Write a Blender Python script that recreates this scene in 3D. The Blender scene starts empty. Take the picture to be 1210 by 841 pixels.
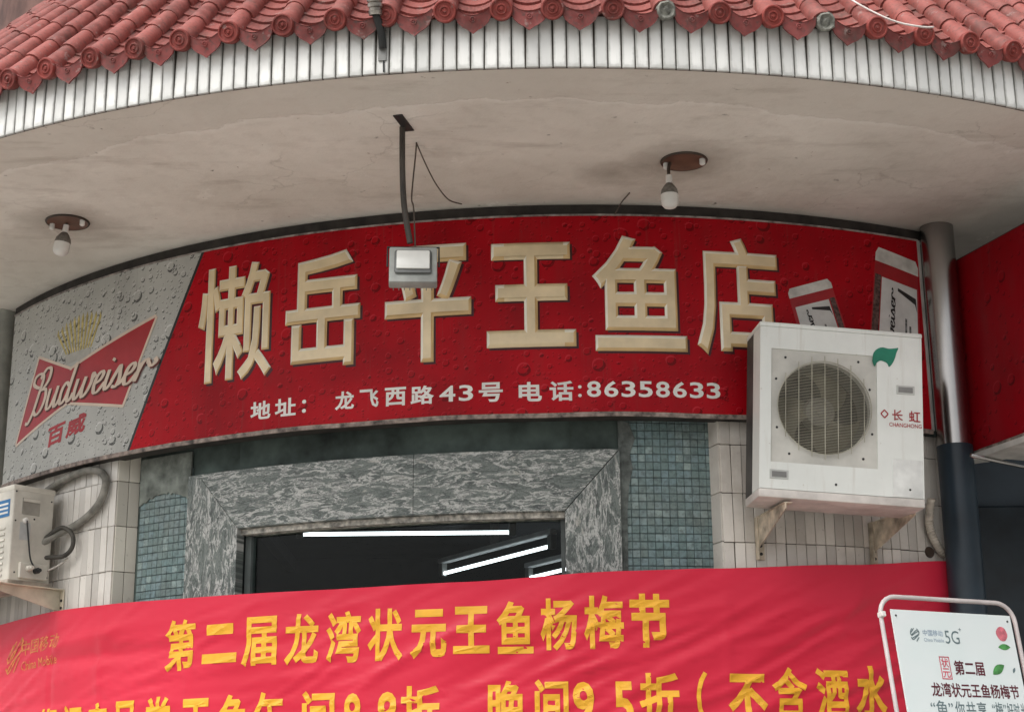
import bpy, bmesh, math, random
from mathutils import Vector, Matrix, noise
R_ = math.radians
sin, cos, pi = math.sin, math.cos, math.pi
random.seed(7)
scene = bpy.context.scene
col = scene.collection

# ------------------------------------------------------------------ camera
PITCH, ROLL = 0.2847, -0.0092
fw = Vector((0, cos(PITCH), sin(PITCH))); upv = Vector((0, -sin(PITCH), cos(PITCH))); rtv = Vector((1, 0, 0))
rt2 = cos(ROLL) * rtv + sin(ROLL) * upv
up2 = -sin(ROLL) * rtv + cos(ROLL) * upv
cd = bpy.data.cameras.new('camera'); cam = bpy.data.objects.new('camera', cd); col.objects.link(cam)
cd.sensor_width = 36; cd.lens = 2000 / 1210 * 36; cd.clip_end = 2000; cd.clip_start = 0.05
cm = Matrix((rt2, up2, -fw)).transposed().to_4x4(); cm.translation = (0, 0, 1.6)
cam.matrix_world = cm
scene.camera = cam

# ------------------------------------------------------------------ sky, sun, exposure (overcast day)
SUN_EL, SUN_AZ = R_(55), R_(222)          # azimuth measured clockwise from +Y: behind the viewer, a little to the left
w = bpy.data.worlds.new('World'); scene.world = w; w.use_nodes = True
wn = w.node_tree; wn.nodes.clear()
sky = wn.nodes.new('ShaderNodeTexSky'); sky.sky_type = 'NISHITA'; sky.sun_disc = False
sky.sun_elevation = SUN_EL; sky.sun_rotation = SUN_AZ; sky.dust_density = 6; sky.air_density = 1.0; sky.ozone_density = 1
hs = wn.nodes.new('ShaderNodeHueSaturation'); hs.inputs['Saturation'].default_value = 0.18
bg = wn.nodes.new('ShaderNodeBackground'); bg.inputs['Strength'].default_value = 0.15
wo = wn.nodes.new('ShaderNodeOutputWorld')
wn.links.new(sky.outputs[0], hs.inputs['Color']); wn.links.new(hs.outputs[0], bg.inputs[0]); wn.links.new(bg.outputs[0], wo.inputs[0])
sl = bpy.data.lights.new('sun', 'SUN'); sl.energy = 1.1; sl.angle = R_(35); sl.color = (1, .97, .92)
so = bpy.data.objects.new('sun', sl); col.objects.link(so)
sd = Vector((sin(SUN_AZ) * cos(SUN_EL), cos(SUN_AZ) * cos(SUN_EL), sin(SUN_EL)))
so.rotation_euler = sd.to_track_quat('Z', 'Y').to_euler()
scene.view_settings.view_transform = 'Standard'; scene.view_settings.look = 'None'
scene.view_settings.gamma = 1; scene.view_settings.exposure = 0.5
scene.cycles.max_bounces = 8; scene.cycles.diffuse_bounces = 4

# ------------------------------------------------------------------ the place in numbers (metres)
CS = Vector((.3242, 12.3106, 0)); RS = 4.2214       # axis and radius of the curved shop front (face of the sign)
CE = Vector((.1675, 11.5782, 0)); RE = 5.0544       # axis and radius of the eave
ZS = 4.7784                                         # soffit
ZT = 0.75                                           # terrace in front of the shop
RW, RP, RB = 4.05, 4.15, 4.19                       # wall, tiled piers, banner

def S(a, z, r=RS):
    t = a / RS; return Vector((CS.x + r * sin(t), CS.y - r * cos(t), z))
def Ev(a, z, r=RE):
    t = a / RE; return Vector((CE.x + r * sin(t), CE.y - r * cos(t), z))
def frame(c, th, r, z):                             # local x tangent, -y outward, z up
    return Matrix.Translation((c.x, c.y, 0)) @ Matrix.Rotation(th, 4, 'Z') @ Matrix.Translation((0, -r, z))

# ------------------------------------------------------------------ object helpers
WM = {}
def put(name, me, mat=None, parent=None, M=None):
    o = bpy.data.objects.new(name, me); col.objects.link(o)
    M = M or Matrix.Identity(4)
    if me is not None and mat is not None and len(me.materials) == 0: me.materials.append(mat)
    o.matrix_world = M; WM[o.name] = M.copy()
    if parent:
        o.parent = parent; o.matrix_parent_inverse = Matrix.Identity(4)
        o.matrix_basis = WM[parent.name].inverted() @ M
    return o
def thing(name, loc, label, cat, group=None, M=None):
    o = put(name, None, None, None, M or Matrix.Translation(loc)); tag(o, label, cat, group); return o
def tag(o, label=None, cat=None, group=None, kind=None):
    if label: o['label'] = label
    if cat: o['category'] = cat
    if group: o['group'] = group
    if kind: o['kind'] = kind
    return o
def tomesh(bm, name, smooth=False, angle=None):
    bmesh.ops.recalc_face_normals(bm, faces=bm.faces)
    me = bpy.data.meshes.new(name); bm.to_mesh(me); bm.free()
    if smooth or angle:
        for p in me.polygons: p.use_smooth = True
        if angle: me.set_sharp_from_angle(angle=R_(angle))
    return me
def box(bm, x0, x1, y0, y1, z0, z1, M=None, bev=0, seg=1):
    vs = [bm.verts.new((x, y, z)) for x in (x0, x1) for y in (y0, y1) for z in (z0, z1)]
    fs = [bm.faces.new([vs[i] for i in q]) for q in ((0, 1, 3, 2), (4, 6, 7, 5), (0, 4, 5, 1), (2, 3, 7, 6), (0, 2, 6, 4), (1, 5, 7, 3))]
    bmesh.ops.recalc_face_normals(bm, faces=fs)
    if bev:
        es = list({e for f in fs for e in f.edges})
        r = bmesh.ops.bevel(bm, geom=es, offset=bev, segments=seg, affect='EDGES', profile=.5)
        vs = list({v for f in r['faces'] for v in f.verts})
        # bevel keeps connectivity: gather every vert of the island
        st = list(vs); seen = set(vs)
        while st:
            v = st.pop()
            for e in v.link_edges:
                q = e.other_vert(v)
                if q not in seen: seen.add(q); st.append(q)
        vs = list(seen)
    if M: bmesh.ops.transform(bm, matrix=M, verts=vs)
    return vs
def boxmesh(name, x0, x1, y0, y1, z0, z1, bev=0, seg=1):
    bm = bmesh.new(); box(bm, x0, x1, y0, y1, z0, z1, bev=bev, seg=seg); return tomesh(bm, name)
def tube(bm, pts, r, seg=8, cap=True):
    pts = [Vector(p) for p in pts]; n = len(pts)
    rr = r if isinstance(r, (list, tuple)) else [r] * n
    rings = []; nrm = None
    for i, p in enumerate(pts):
        d = ((pts[min(i + 1, n - 1)] - p).normalized() + (p - pts[max(i - 1, 0)]).normalized())
        if d.length < 1e-6: d = Vector((0, 0, 1))
        d.normalize()
        if nrm is None:
            nrm = d.cross(Vector((0, 0, 1)));
            if nrm.length < .1: nrm = d.cross(Vector((1, 0, 0)))
        nrm = (nrm - d * nrm.dot(d)).normalized(); b = d.cross(nrm)
        rings.append([bm.verts.new(p + (nrm * cos(2 * pi * k / seg) + b * sin(2 * pi * k / seg)) * rr[i]) for k in range(seg)])
    for i in range(n - 1):
        for k in range(seg):
            bm.faces.new((rings[i][k], rings[i][(k + 1) % seg], rings[i + 1][(k + 1) % seg], rings[i + 1][k]))
    if cap: bm.faces.new(rings[0]); bm.faces.new(rings[-1])
def spline(pts, n=8):
    P = [Vector(p) for p in pts]; P = [P[0] * 2 - P[1]] + P + [P[-1] * 2 - P[-2]]; out = []
    for i in range(1, len(P) - 2):
        a, b, c, d = P[i - 1:i + 3]
        for k in range(n):
            t = k / n
            out.append(.5 * ((2 * b) + (c - a) * t + (2 * a - 5 * b + 4 * c - d) * t * t + (3 * b - a - 3 * c + d) * t ** 3))
    out.append(P[-2]); return out
def lathe(bm, prof, seg=24, M=None):                 # profile (r, h) about local z
    rings = []
    for r, h in prof:
        rings.append([bm.verts.new((r * cos(2 * pi * k / seg), r * sin(2 * pi * k / seg), h)) for k in range(seg)] if r > 1e-6 else [bm.verts.new((0, 0, h))])
    for a, b in zip(rings, rings[1:]):
        for k in range(seg):
            k2 = (k + 1) % seg
            if len(a) == 1 and len(b) == 1: continue
            if len(a) == 1: bm.faces.new((a[0], b[k], b[k2]))
            elif len(b) == 1: bm.faces.new((a[k], a[k2], b[0]))
            else: bm.faces.new((a[k], a[k2], b[k2], b[k]))
    if M: bmesh.ops.transform(bm, matrix=M, verts=[v for r in rings for v in r])
def prism(bm, pts, z0, z1):
    lo = [bm.verts.new((x, y, z0)) for x, y in pts]; hi = [bm.verts.new((x, y, z1)) for x, y in pts]
    bm.faces.new(hi); bm.faces.new(lo[::-1]); n = len(pts)
    for i in range(n): bm.faces.new((lo[i], lo[(i + 1) % n], hi[(i + 1) % n], hi[i]))

def bend(bm, name, mapf, step=.06, hstep=None, smooth=False):
    """(x = along the wall, y = height, z = outward) -> world, cut finely enough to follow the curve; UV keeps metres"""
    bmesh.ops.recalc_face_normals(bm, faces=bm.faces)
    for ax, st in ((0, step), (1, hstep)):
        if not st: continue
        lo = min(v.co[ax] for v in bm.verts); hi = max(v.co[ax] for v in bm.verts)
        k = math.floor(lo / st) + 1
        while k * st < hi - 1e-5:
            co = [0, 0, 0]; co[ax] = k * st; no = [0, 0, 0]; no[ax] = 1
            bmesh.ops.bisect_plane(bm, geom=list(bm.verts) + list(bm.edges) + list(bm.faces), plane_co=co, plane_no=no, dist=1e-5)
            k += 1
    uv = bm.loops.layers.uv.new('UVMap')
    for f in bm.faces:
        for l in f.loops: l[uv].uv = (l.vert.co.x, l.vert.co.y)
    for v in bm.verts: v.co = mapf(v.co.x, v.co.y, v.co.z)
    me = bpy.data.meshes.new(name); bm.to_mesh(me); bm.free()
    if smooth:
        for p in me.polygons: p.use_smooth = True
        me.set_sharp_from_angle(angle=R_(35))
    return me
smap = lambda r: (lambda a, z, o: S(a, z, r + o))
emap = lambda r: (lambda a, z, o: Ev(a, z, r + o))
def bent_box(name, a0, a1, z0, z1, o0, o1, mapf, step=.06):
    bm = bmesh.new(); box(bm, a0, a1, z0, z1, o0, o1); return bend(bm, name, mapf, step, smooth=True)
def bent_poly(name, pts, o0, o1, mapf, step=.06):
    bm = bmesh.new(); prism(bm, pts, o0, o1); return bend(bm, name, mapf, step)

_glyph = {}
def glyph(s, bold=0., ext=0., bev=0.):
    """fill of a piece of writing as a bmesh, scaled into the unit square"""
    key = (s, bold, ext, bev)
    if key not in _glyph:
        cu = bpy.data.curves.new('txt', 'FONT'); cu.body = s; cu.size = 1; cu.offset = bold; cu.extrude = ext; cu.bevel_depth = bev; cu.bevel_resolution = 0
        cu.resolution_u = 3; cu.fill_mode = 'FRONT'
        o = bpy.data.objects.new('txt', cu); col.objects.link(o)
        dg = bpy.context.evaluated_depsgraph_get(); dg.update()
        me = bpy.data.meshes.new_from_object(o.evaluated_get(dg))
        bpy.data.objects.remove(o); bpy.data.curves.remove(cu)
        _glyph[key] = me
    bm = bmesh.new(); bm.from_mesh(_glyph[key])
    if len(bm.verts) == 0: return bm, 1.
    bmesh.ops.remove_doubles(bm, verts=bm.verts, dist=1e-5)
    x0 = min(v.co.x for v in bm.verts); x1 = max(v.co.x for v in bm.verts); y0 = min(v.co.y for v in bm.verts); y1 = max(v.co.y for v in bm.verts)
    for v in bm.verts:
        v.co.x = (v.co.x - x0) / (x1 - x0); v.co.y = (v.co.y - y0) / (y1 - y0)
    return bm, (x1 - x0) / (y1 - y0)
def writing(name, s, rect, mapf, mat, parent, bold=.012, skew=0., tilt=0., lift=.0015, step=.06, ext=0., bev=0., label=None, hstep=None):
    """rect = (a0, a1, z0, z1)"""
    bm, asp = glyph(s, bold, ext, bev) if bev else glyph(s, 0., 0., bold)
    a0, a1, z0, z1 = rect; h = z1 - z0
    zmin = min((v.co.z for v in bm.verts), default=0); dk = .45 if bev else .12
    for v in bm.verts:
        u, q, d = v.co
        v.co = (a0 + u * (a1 - a0) + skew * q * h, z0 + q * h + tilt * u * (a1 - a0), (d - zmin) * h * dk + lift)
    me = bend(bm, name, mapf, step, hstep)
    if ext or bev: pass
    o = put(name, me, mat, parent)
    if label: o['label'] = label
    return o

# ------------------------------------------------------------------ materials
class NT:
    def __init__(s, name):
        s.m = bpy.data.materials.new(name); s.m.use_nodes = True; s.t = s.m.node_tree
        s.b = s.t.nodes['Principled BSDF']
    def n(s, typ, ins=None, **kw):
        nd = s.t.nodes.new('ShaderNode' + typ)
        for k, v in kw.items(): setattr(nd, k, v)
        for k, v in (ins or {}).items():
            if hasattr(v, 'is_output'): s.t.links.new(v, nd.inputs[k])
            else: nd.inputs[k].default_value = v
        return nd
    def coord(s, what='Object', scale=(1, 1, 1), rnd=0., off=(0, 0, 0), rot=(0, 0, 0)):
        o = s.n('TexCoord').outputs[what]
        if rnd:
            oi = s.n('ObjectInfo').outputs['Random']
            k = s.n('Math', {0: oi, 1: rnd}, operation='MULTIPLY').outputs[0]
            o = s.n('VectorMath', {0: o, 1: s.n('CombineXYZ', {0: k, 1: k, 2: k}).outputs[0]}, operation='ADD').outputs[0]
        return s.n('Mapping', {'Vector': o, 'Scale': scale, 'Location': off, 'Rotation': rot}).outputs[0]
    def noise(s, vec, scale, detail=4, rough=.55, dist=0., fac=True):
        nd = s.n('TexNoise', {'Vector': vec, 'Scale': scale, 'Detail': detail, 'Roughness': rough, 'Distortion': dist})
        return nd.outputs[0 if fac else 1]
    def ramp(s, v, a, b, ca=(0, 0, 0, 1), cb=(1, 1, 1, 1)):
        r = s.n('ValToRGB', {0: v}); e = r.color_ramp.elements
        e[0].position = a; e[1].position = b; e[0].color = ca if len(ca) == 4 else (*ca, 1); e[1].color = cb if len(cb) == 4 else (*cb, 1)
        return r.outputs[0]
    def mix(s, f, a, b, mode='MIX'):
        nd = s.n('Mix', data_type='RGBA', blend_type=mode)
        for i, v in ((0, f), (6, a), (7, b)):
            if hasattr(v, 'is_output'): s.t.links.new(v, nd.inputs[i])
            elif i == 0: nd.inputs[0].default_value = v
            else: nd.inputs[i].default_value = (*v, 1) if len(v) == 3 else v
        return nd.outputs[2]
    def math(s, op, a, b=0., c=0.): return s.n('Math', {0: a, 1: b, 2: c}, operation=op).outputs[0]
    def rnd(s): return s.n('ObjectInfo').outputs['Random']
    def sep(s, v): return s.n('SeparateXYZ', {0: v}).outputs
    def bump(s, h, strength=.3, dist=.01):
        nd = s.n('Bump', {'Height': h, 'Strength': strength, 'Distance': dist}); s.t.links.new(nd.outputs[0], s.b.inputs['Normal'])
    def set(s, color=None, rough=None, metal=None, spec=None, **kw):
        for k, v in (('Base Color', color), ('Roughness', rough), ('Metallic', metal), ('Specular IOR Level', spec)):
            if v is None: continue
            if hasattr(v, 'is_output'): s.t.links.new(v, s.b.inputs[k])
            else: s.b.inputs[k].default_value = (*v, 1) if isinstance(v, tuple) and len(v) == 3 else v
        return s.m
MAT = {}
def plain(name, c, rough=.6, metal=0., var=.15, sc=8, spec=.4, bump=0.):
    if name in MAT: return MAT[name]
    t = NT(name); v = t.coord('Object', rnd=13.)
    n1 = t.noise(v, sc, 5); dk = tuple(x * (1 - var * 2) for x in c); lt = tuple(min(1, x * (1 + var)) for x in c)
    t.set(t.mix(t.ramp(n1, .3, .7), dk, lt), rough, metal, spec)
    if bump: t.bump(t.noise(v, sc * 6, 3), bump, .004)
    MAT[name] = t.m; return t.m

def m_soffit():
    t = NT('soffit_plaster'); v = t.coord('Object')
    big = t.noise(v, .9, 5, .6); fine = t.noise(v, 9, 6, .6); spots = t.noise(v, 14, 3, .5)
    c = t.mix(t.ramp(big, .35, .68), (.60, .565, .505), (.80, .765, .70))
    c = t.mix(t.math('MULTIPLY', t.ramp(fine, .5, .75), .2), c, (.34, .29, .24))
    # pale band of newer plaster along the drip edge, torn inner border with a bright lip
    P = t.n('VectorMath', {0: t.n('TexCoord').outputs['Object'], 1: (CE.x, CE.y, ZS)}, operation='SUBTRACT').outputs[0]
    xyz = t.sep(P); r = t.math('SQRT', t.math('ADD', t.math('MULTIPLY', xyz[0], xyz[0]), t.math('MULTIPLY', xyz[1], xyz[1])))
    e = t.math('ADD', t.math('MULTIPLY', t.noise(v, 1.8, 6, .62), .42), r)
    band = t.ramp(t.math('SUBTRACT', e, RE - .22), .10, .115)
    lip = t.math('MULTIPLY', t.ramp(t.math('SUBTRACT', e, RE - .22), .06, .11), t.math('SUBTRACT', 1., band))
    c = t.mix(t.math('MULTIPLY', band, .5), c, (.60, .57, .51)); c = t.mix(t.math('MULTIPLY', lip, .6), c, (.84, .82, .77))
    # small black scuffs and mildew
    sm = t.math('MULTIPLY', t.ramp(spots, .70, .76), t.ramp(t.noise(v, 3, 2), .5, .62))
    c = t.mix(t.math('MULTIPLY', sm, .8), c, (.07, .06, .05))
    edge = t.ramp(t.math('SUBTRACT', t.math('ADD', r, t.math('MULTIPLY', t.noise(v, 20, 3), .03)), RE), -.005 + .0, .02)
    st = t.ramp(t.noise(t.coord('Object', (1.2, 4, 1), off=(3, 1, 0)), 1.6, 6, .65), .55, .8)
    c = t.mix(t.math('MULTIPLY', st, .45), c, (.26, .21, .165))
    c = t.mix(t.math('MULTIPLY', t.ramp(t.noise(v, 1.7, 3, off if False else .5), .62, .75), .5), c, (.64, .60, .53))
    # dark smudges round the two lamp roses, dark patches at the right end and mid-soffit
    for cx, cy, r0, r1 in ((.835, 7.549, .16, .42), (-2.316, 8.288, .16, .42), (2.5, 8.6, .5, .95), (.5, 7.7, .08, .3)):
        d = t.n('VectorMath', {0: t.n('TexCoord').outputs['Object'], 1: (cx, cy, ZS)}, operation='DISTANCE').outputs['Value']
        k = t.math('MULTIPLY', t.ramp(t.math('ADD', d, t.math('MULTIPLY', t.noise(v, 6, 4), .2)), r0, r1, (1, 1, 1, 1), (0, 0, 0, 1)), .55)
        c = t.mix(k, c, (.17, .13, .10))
    # hairline cracks, peeled flakes with a sharp border, rusty specks
    vo = t.n('TexVoronoi', {'Vector': t.n('VectorMath', {0: v, 1: t.n('VectorMath', {0: t.noise(v, 5, 4, fac=False), 1: (.3, .3, 0)}, operation='MULTIPLY').outputs[0]}, operation='ADD').outputs[0], 'Scale': 1.1}, feature='DISTANCE_TO_EDGE').outputs[0]
    ck = t.math('MULTIPLY', t.ramp(vo, .001, .006, (1, 1, 1, 1), (0, 0, 0, 1)), t.ramp(t.noise(v, 1.3, 3), .50, .60))
    c = t.mix(t.math('MULTIPLY', ck, .22), c, (.16, .13, .10))
    fk = t.math('MULTIPLY', t.ramp(t.noise(v, 6, 6, .7), .645, .66), t.ramp(t.noise(v, .8, 2), .45, .6))
    c = t.mix(t.math('MULTIPLY', fk, .55), c, (.80, .77, .71))
    fr3 = t.ramp(t.noise(t.coord('Object', (1, 1, 1), off=(9, 4, 0)), 17, 4, .7), .70, .73); c = t.mix(t.math('MULTIPLY', fr3, .6), c, (.20, .12, .07))
    t.set(c, .9, spec=.2); t.bump(t.math('ADD', t.math('ADD', fine, t.math('MULTIPLY', band, .35)), t.math('MULTIPLY', big, 2.)), .35, .02); return t.m
def m_rooftile(name, c, dirt=.35):
    t = NT(name); v = t.coord('Object', rnd=30.)
    n1 = t.noise(v, 18, 5, .6); n2 = t.noise(v, 60, 4)
    r = t.rnd()
    base = t.mix(t.ramp(r, 0, 1), tuple(x * .66 for x in c), tuple(min(1, x * 1.22) for x in c))
    pale = tuple(min(1, x * 1.22 + .025) for x in c)
    cc = t.mix(t.ramp(n1, .4, .75), base, pale)
    cc = t.mix(t.math('MULTIPLY', t.ramp(n2, .52, .68), dirt), cc, (.075, .055, .05))
    wp = t.n('NewGeometry').outputs['Position']
    cc = t.mix(t.math('MULTIPLY', t.ramp(t.noise(wp, 7, 5, .65), .52, .7), dirt), cc, (.085, .06, .05))
    cc = t.mix(t.math('MULTIPLY', t.ramp(t.noise(wp, 23, 4, .6), .63, .69), .55), cc, (.30, .22, .20))
    t.set(cc, t.math('ADD', t.math('MULTIPLY', n1, .25), .5), spec=.3); t.bump(n2, .15, .003); return t.m
def m_glazed(name, half, z0, z1, white=(.80, .80, .76), dirt=(.22, .22, .20)):
    """glazed strip tile, clean in the middle, dirt held along its edges"""
    t = NT(name); o = t.n('TexCoord').outputs['Object']; x, y, z = t.sep(o)
    v = t.coord('Object', rnd=40.)
    wob = t.math('MULTIPLY', t.math('SUBTRACT', t.noise(v, 26, 4), .5), .016)
    ex = t.math('SUBTRACT', half, t.math('ABSOLUTE', x)); ez = t.math('MINIMUM', t.math('SUBTRACT', z, z0), t.math('SUBTRACT', z1, z))
    d = t.math('ADD', t.n('Math', {0: ex, 1: t.math('MULTIPLY', ez, .42), 2: .014}, operation='SMOOTH_MIN').outputs[0], wob)
    k = t.ramp(d, .0015, .0105, (1, 1, 1, 1), (0, 0, 0, 1))
    base = t.mix(t.ramp(t.rnd(), .2, 1), white, tuple(q * .78 for q in white))
    streak = t.ramp(t.noise(t.coord('Object', (60, 60, 5), rnd=17.), 1.5, 3), .55, .78)
    cc = t.mix(t.math('MULTIPLY', streak, .3), base, (.5, .49, .45))
    cc = t.mix(t.math('MULTIPLY', k, .6), cc, dirt)
    t.set(cc, t.math('ADD', t.math('MULTIPLY', k, .4), .22), spec=.5); return t.m
def m_walltile(name, c=(.70, .66, .60), dirtamt=.5):
    t = NT(name); v = t.coord('Object', rnd=40.); wv = t.n('NewGeometry').outputs['Position']
    base = t.mix(t.ramp(t.rnd(), 0, 1), tuple(q * .76 for q in c), tuple(min(1, q * 1.1) for q in c))
    big = t.ramp(t.noise(wv, 3.2, 6, .65), .48, .75)
    cc = t.mix(t.math('MULTIPLY', big, dirtamt), base, (.30, .25, .20))
    fl = t.ramp(t.noise(wv, 38, 4, .6), .66, .72); cc = t.mix(t.math('MULTIPLY', fl, .35), cc, (.2, .17, .14))
    t.set(cc, .33, spec=.5); t.bump(t.noise(v, 40, 2), .06, .002); return t.m
def m_mosaic():
    t = NT('teal_mosaic'); r = t.rnd(); wv = t.n('NewGeometry').outputs['Position']
    rp = t.n('ValToRGB', {0: r}); e = rp.color_ramp.elements
    e[0].color = (.14, .205, .195, 1); e[1].position = 1; e[1].color = (.28, .365, .345, 1)
    e2 = e.new(.5); e2.color = (.155, .235, .235, 1); e3 = e.new(.8); e3.color = (.185, .27, .285, 1)
    cc = t.mix(t.math('MULTIPLY', t.ramp(t.noise(wv, 5, 5, .6), .42, .7), .6), rp.outputs[0], (.20, .225, .205))
    cc = t.mix(t.math('MULTIPLY', t.ramp(t.noise(wv, 45, 5, .65), .45, .65), .6), cc, (.06, .08, .08))
    t.set(cc, .42, spec=.45); t.bump(t.noise(wv, 90, 3), .25, .003); return t.m
def m_granite(rot=0.):
    t = NT('wave_granite'); v = t.coord('Object', (1, 1, 1))
    oi = t.n('TexCoord').outputs['UV']
    m = t.n('Mapping', {'Vector': oi, 'Scale': (3.6, 1, 1) if rot else (1, 3.6, 1)}).outputs[0]
    wx = t.noise(m, 4.5, 4, .55, fac=False)
    dv = t.n('VectorMath', {0: t.n('VectorMath', {0: wx, 1: (.5, .5, .5)}, operation='SUBTRACT').outputs[0], 1: (.34, .34, .34)}, operation='MULTIPLY').outputs[0]
    p = t.n('VectorMath', {0: m, 1: dv}, operation='ADD').outputs[0]
    def vein(sc, a, b, off):
        q = t.n('VectorMath', {0: p, 1: (off, off * 1.7, 0)}, operation='ADD').outputs[0]
        return t.ramp(t.math('ABSOLUTE', t.math('SUBTRACT', t.noise(q, sc, 5, .58), .5)), a, b, (1, 1, 1, 1), (0, 0, 0, 1))
    grain = t.noise(p, 60, 4, .7)
    cc = t.mix(t.ramp(grain, .3, .7), (.10, .118, .108), (.205, .228, .21))
    cc = t.mix(t.math('MULTIPLY', vein(3.4, .004, .026, 0.), .75), cc, (.05, .06, .058))
    cc = t.mix(t.math('MULTIPLY', vein(4.6, .005, .034, 3.), .9), cc, (.47, .475, .45))
    cc = t.mix(t.math('MULTIPLY', vein(2.8, .004, .024, 7.), .9), cc, (.50, .50, .475))
    cc = t.mix(t.math('MULTIPLY', vein(7.5, .005, .034, 11.), .7), cc, (.06, .07, .068))
    cc = t.mix(t.math('MULTIPLY', t.ramp(t.noise(p, 5, 3), .66, .70), .7), cc, (.42, .41, .37))
    cc = t.mix(t.math('MULTIPLY', t.ramp(t.noise(oi, 110, 3), .56, .68), .5), cc, (.03, .035, .035))
    t.set(cc, .45, spec=.4); return t.m
def m_print(name, base, drop_dark, drop_light, dens, rough=.32, mottled=None, grime=.3):
    """printed vinyl with the picture of water drops: each drop a dark crescent and a light one"""
    t = NT(name); uv = t.n('TexCoord').outputs['UV']
    cc = base if not mottled else t.mix(t.ramp(t.noise(uv, 2.2, 4), .35, .7), base, mottled)
    wob = t.n('VectorMath', {0: uv, 1: t.n('VectorMath', {0: t.noise(uv, 30, 2, fac=False), 1: (.010, .010, 0)}, operation='MULTIPLY').outputs[0]}, operation='ADD').outputs[0]
    for sc, rmin, rmax, amt in dens:
        vo = t.n('TexVoronoi', {'Vector': wob, 'Scale': sc, 'Randomness': .95}, voronoi_dimensions='2D', feature='F1')
        dist, colr, pos = vo.outputs['Distance'], vo.outputs['Color'], vo.outputs['Position']
        rr = t.sep(colr)
        rad = t.math('MULTIPLY', t.math('MAXIMUM', t.math('SUBTRACT', rr[0], 1 - amt), 0.), (rmax) / amt)
        inside = t.math('LESS_THAN', dist, rad)
        rel = t.n('VectorMath', {0: wob, 1: pos}, operation='SUBTRACT').outputs[0]
        # position already in input units
        d2 = t.n('VectorMath', {0: t.n('VectorMath', {0: rel, 1: (sc, sc, 0)}, operation='MULTIPLY').outputs[0], 1: (-.05, .07, 0)}, operation='DISTANCE').outputs['Value']
        cres = t.math('MULTIPLY', inside, t.math('GREATER_THAN', d2, t.math('MULTIPLY', rad, .82)))
        d3 = t.n('VectorMath', {0: t.n('VectorMath', {0: rel, 1: (sc, sc, 0)}, operation='MULTIPLY').outputs[0], 1: (.03, -.05, 0)}, operation='DISTANCE').outputs['Value']
        lite = t.math('MULTIPLY', inside, t.math('GREATER_THAN', d3, t.math('MULTIPLY', rad, .95)))
        cc = t.mix(t.math('MULTIPLY', cres, .85), cc, drop_dark); cc = t.mix(t.math('MULTIPLY', lite, .6), cc, drop_light)
    g = t.ramp(t.noise(t.n('Mapping', {'Vector': uv, 'Scale': (5, 1.4, 1)}).outputs[0], 1.5, 6, .65), .5, .8)
    cc = t.mix(t.math('MULTIPLY', g, grime), cc, (.06, .045, .04))
    dr = t.ramp(t.noise(t.n('Mapping', {'Vector': uv, 'Scale': (16, .7, 1)}).outputs[0], 2, 4, .6), .60, .74)
    cc = t.mix(t.math('MULTIPLY', dr, .22), cc, (.10, .07, .06))
    t.set(cc, rough, spec=.12); t.bump(t.noise(uv, 3, 3), .10, .02); return t.m

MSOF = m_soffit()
MTILE = m_rooftile('red_roof_tile', (.25, .068, .056), .45); MCAP = m_rooftile('red_cap', (.21, .036, .028), .4); MPAN = m_rooftile('red_pan', (.22, .058, .048), .65)
MDRIP = m_rooftile('red_drip', (.19, .042, .038), .7)
MGRN = m_granite(0); MGRNV = m_granite(pi / 2)
MMOS = m_mosaic()
MWT = m_walltile('cream_wall_tile'); MWTL = m_walltile('grimy_wall_tile', (.66, .63, .58), .4)
MGROUT = plain('dark_grout', (.10, .085, .07), .9); MGROUTL = plain('pale_grout', (.40, .37, .33), .9, sc=20)
MWALL = plain('dark_green_render', (.075, .10, .09), .85, var=.35, sc=5, bump=.3)
MFRAME = plain('dark_sign_frame', (.035, .03, .026), .7, var=.3, sc=12)
MTRIM = plain('worn_sign_trim', (.28, .22, .19), .6, var=.42, sc=24, bump=.4)
MSILV = m_print('silver_print', (.40, .40, .375), (.04, .042, .04), (.72, .72, .7), ((8, .0, .36, .6), (17, 0, .38, .7), (38, 0, .36, .75)), .38, (.48, .48, .45), .2)
MRED = m_print('red_print', (.42, .003, .010), (.13, .001, .003), (.55, .03, .045), ((8, .0, .32, .5), (17, 0, .36, .6), (38, 0, .34, .6)), .38, (.26, .0022, .007), .2)
MBOW = plain('logo_red', (.36, .012, .018), .35, var=.08)
MCREAM = plain('cream_print', (.62, .50, .40), .4, var=.06)
MWHITEP = plain('white_print', (.74, .72, .68), .4, var=.08)
MGOLDP = plain('gold_print', (.52, .42, .14), .4, var=.25, sc=40)
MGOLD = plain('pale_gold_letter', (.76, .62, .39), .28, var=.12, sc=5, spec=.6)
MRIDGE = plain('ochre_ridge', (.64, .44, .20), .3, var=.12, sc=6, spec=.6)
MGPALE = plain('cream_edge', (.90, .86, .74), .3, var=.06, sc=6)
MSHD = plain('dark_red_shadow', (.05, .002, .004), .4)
MBLACK = plain('black_print', (.02, .02, .02), .5)
MSTEEL = plain('stainless_steel', (.36, .35, .34), .24, 1., var=.1, sc=2)
MNAVY = plain('navy_paint', (.022, .036, .05), .38, var=.2, sc=3)
t = NT('ac_white'); v_ = t.coord('Object')
cc = t.mix(t.ramp(t.noise(v_, 4, 4), .3, .7), (.70, .72, .68), (.80, .82, .78))
cc = t.mix(t.math('MULTIPLY', t.ramp(t.noise(t.coord('Object', (14, 14, 1.1)), 2, 5, .6), .56, .8), .35), cc, (.42, .36, .28))
cc = t.mix(t.math('MULTIPLY', t.ramp(t.noise(v_, 30, 4, .6), .66, .74), .4), cc, (.35, .28, .2)); t.set(cc, .38, spec=.4); MACW = t.m
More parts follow.
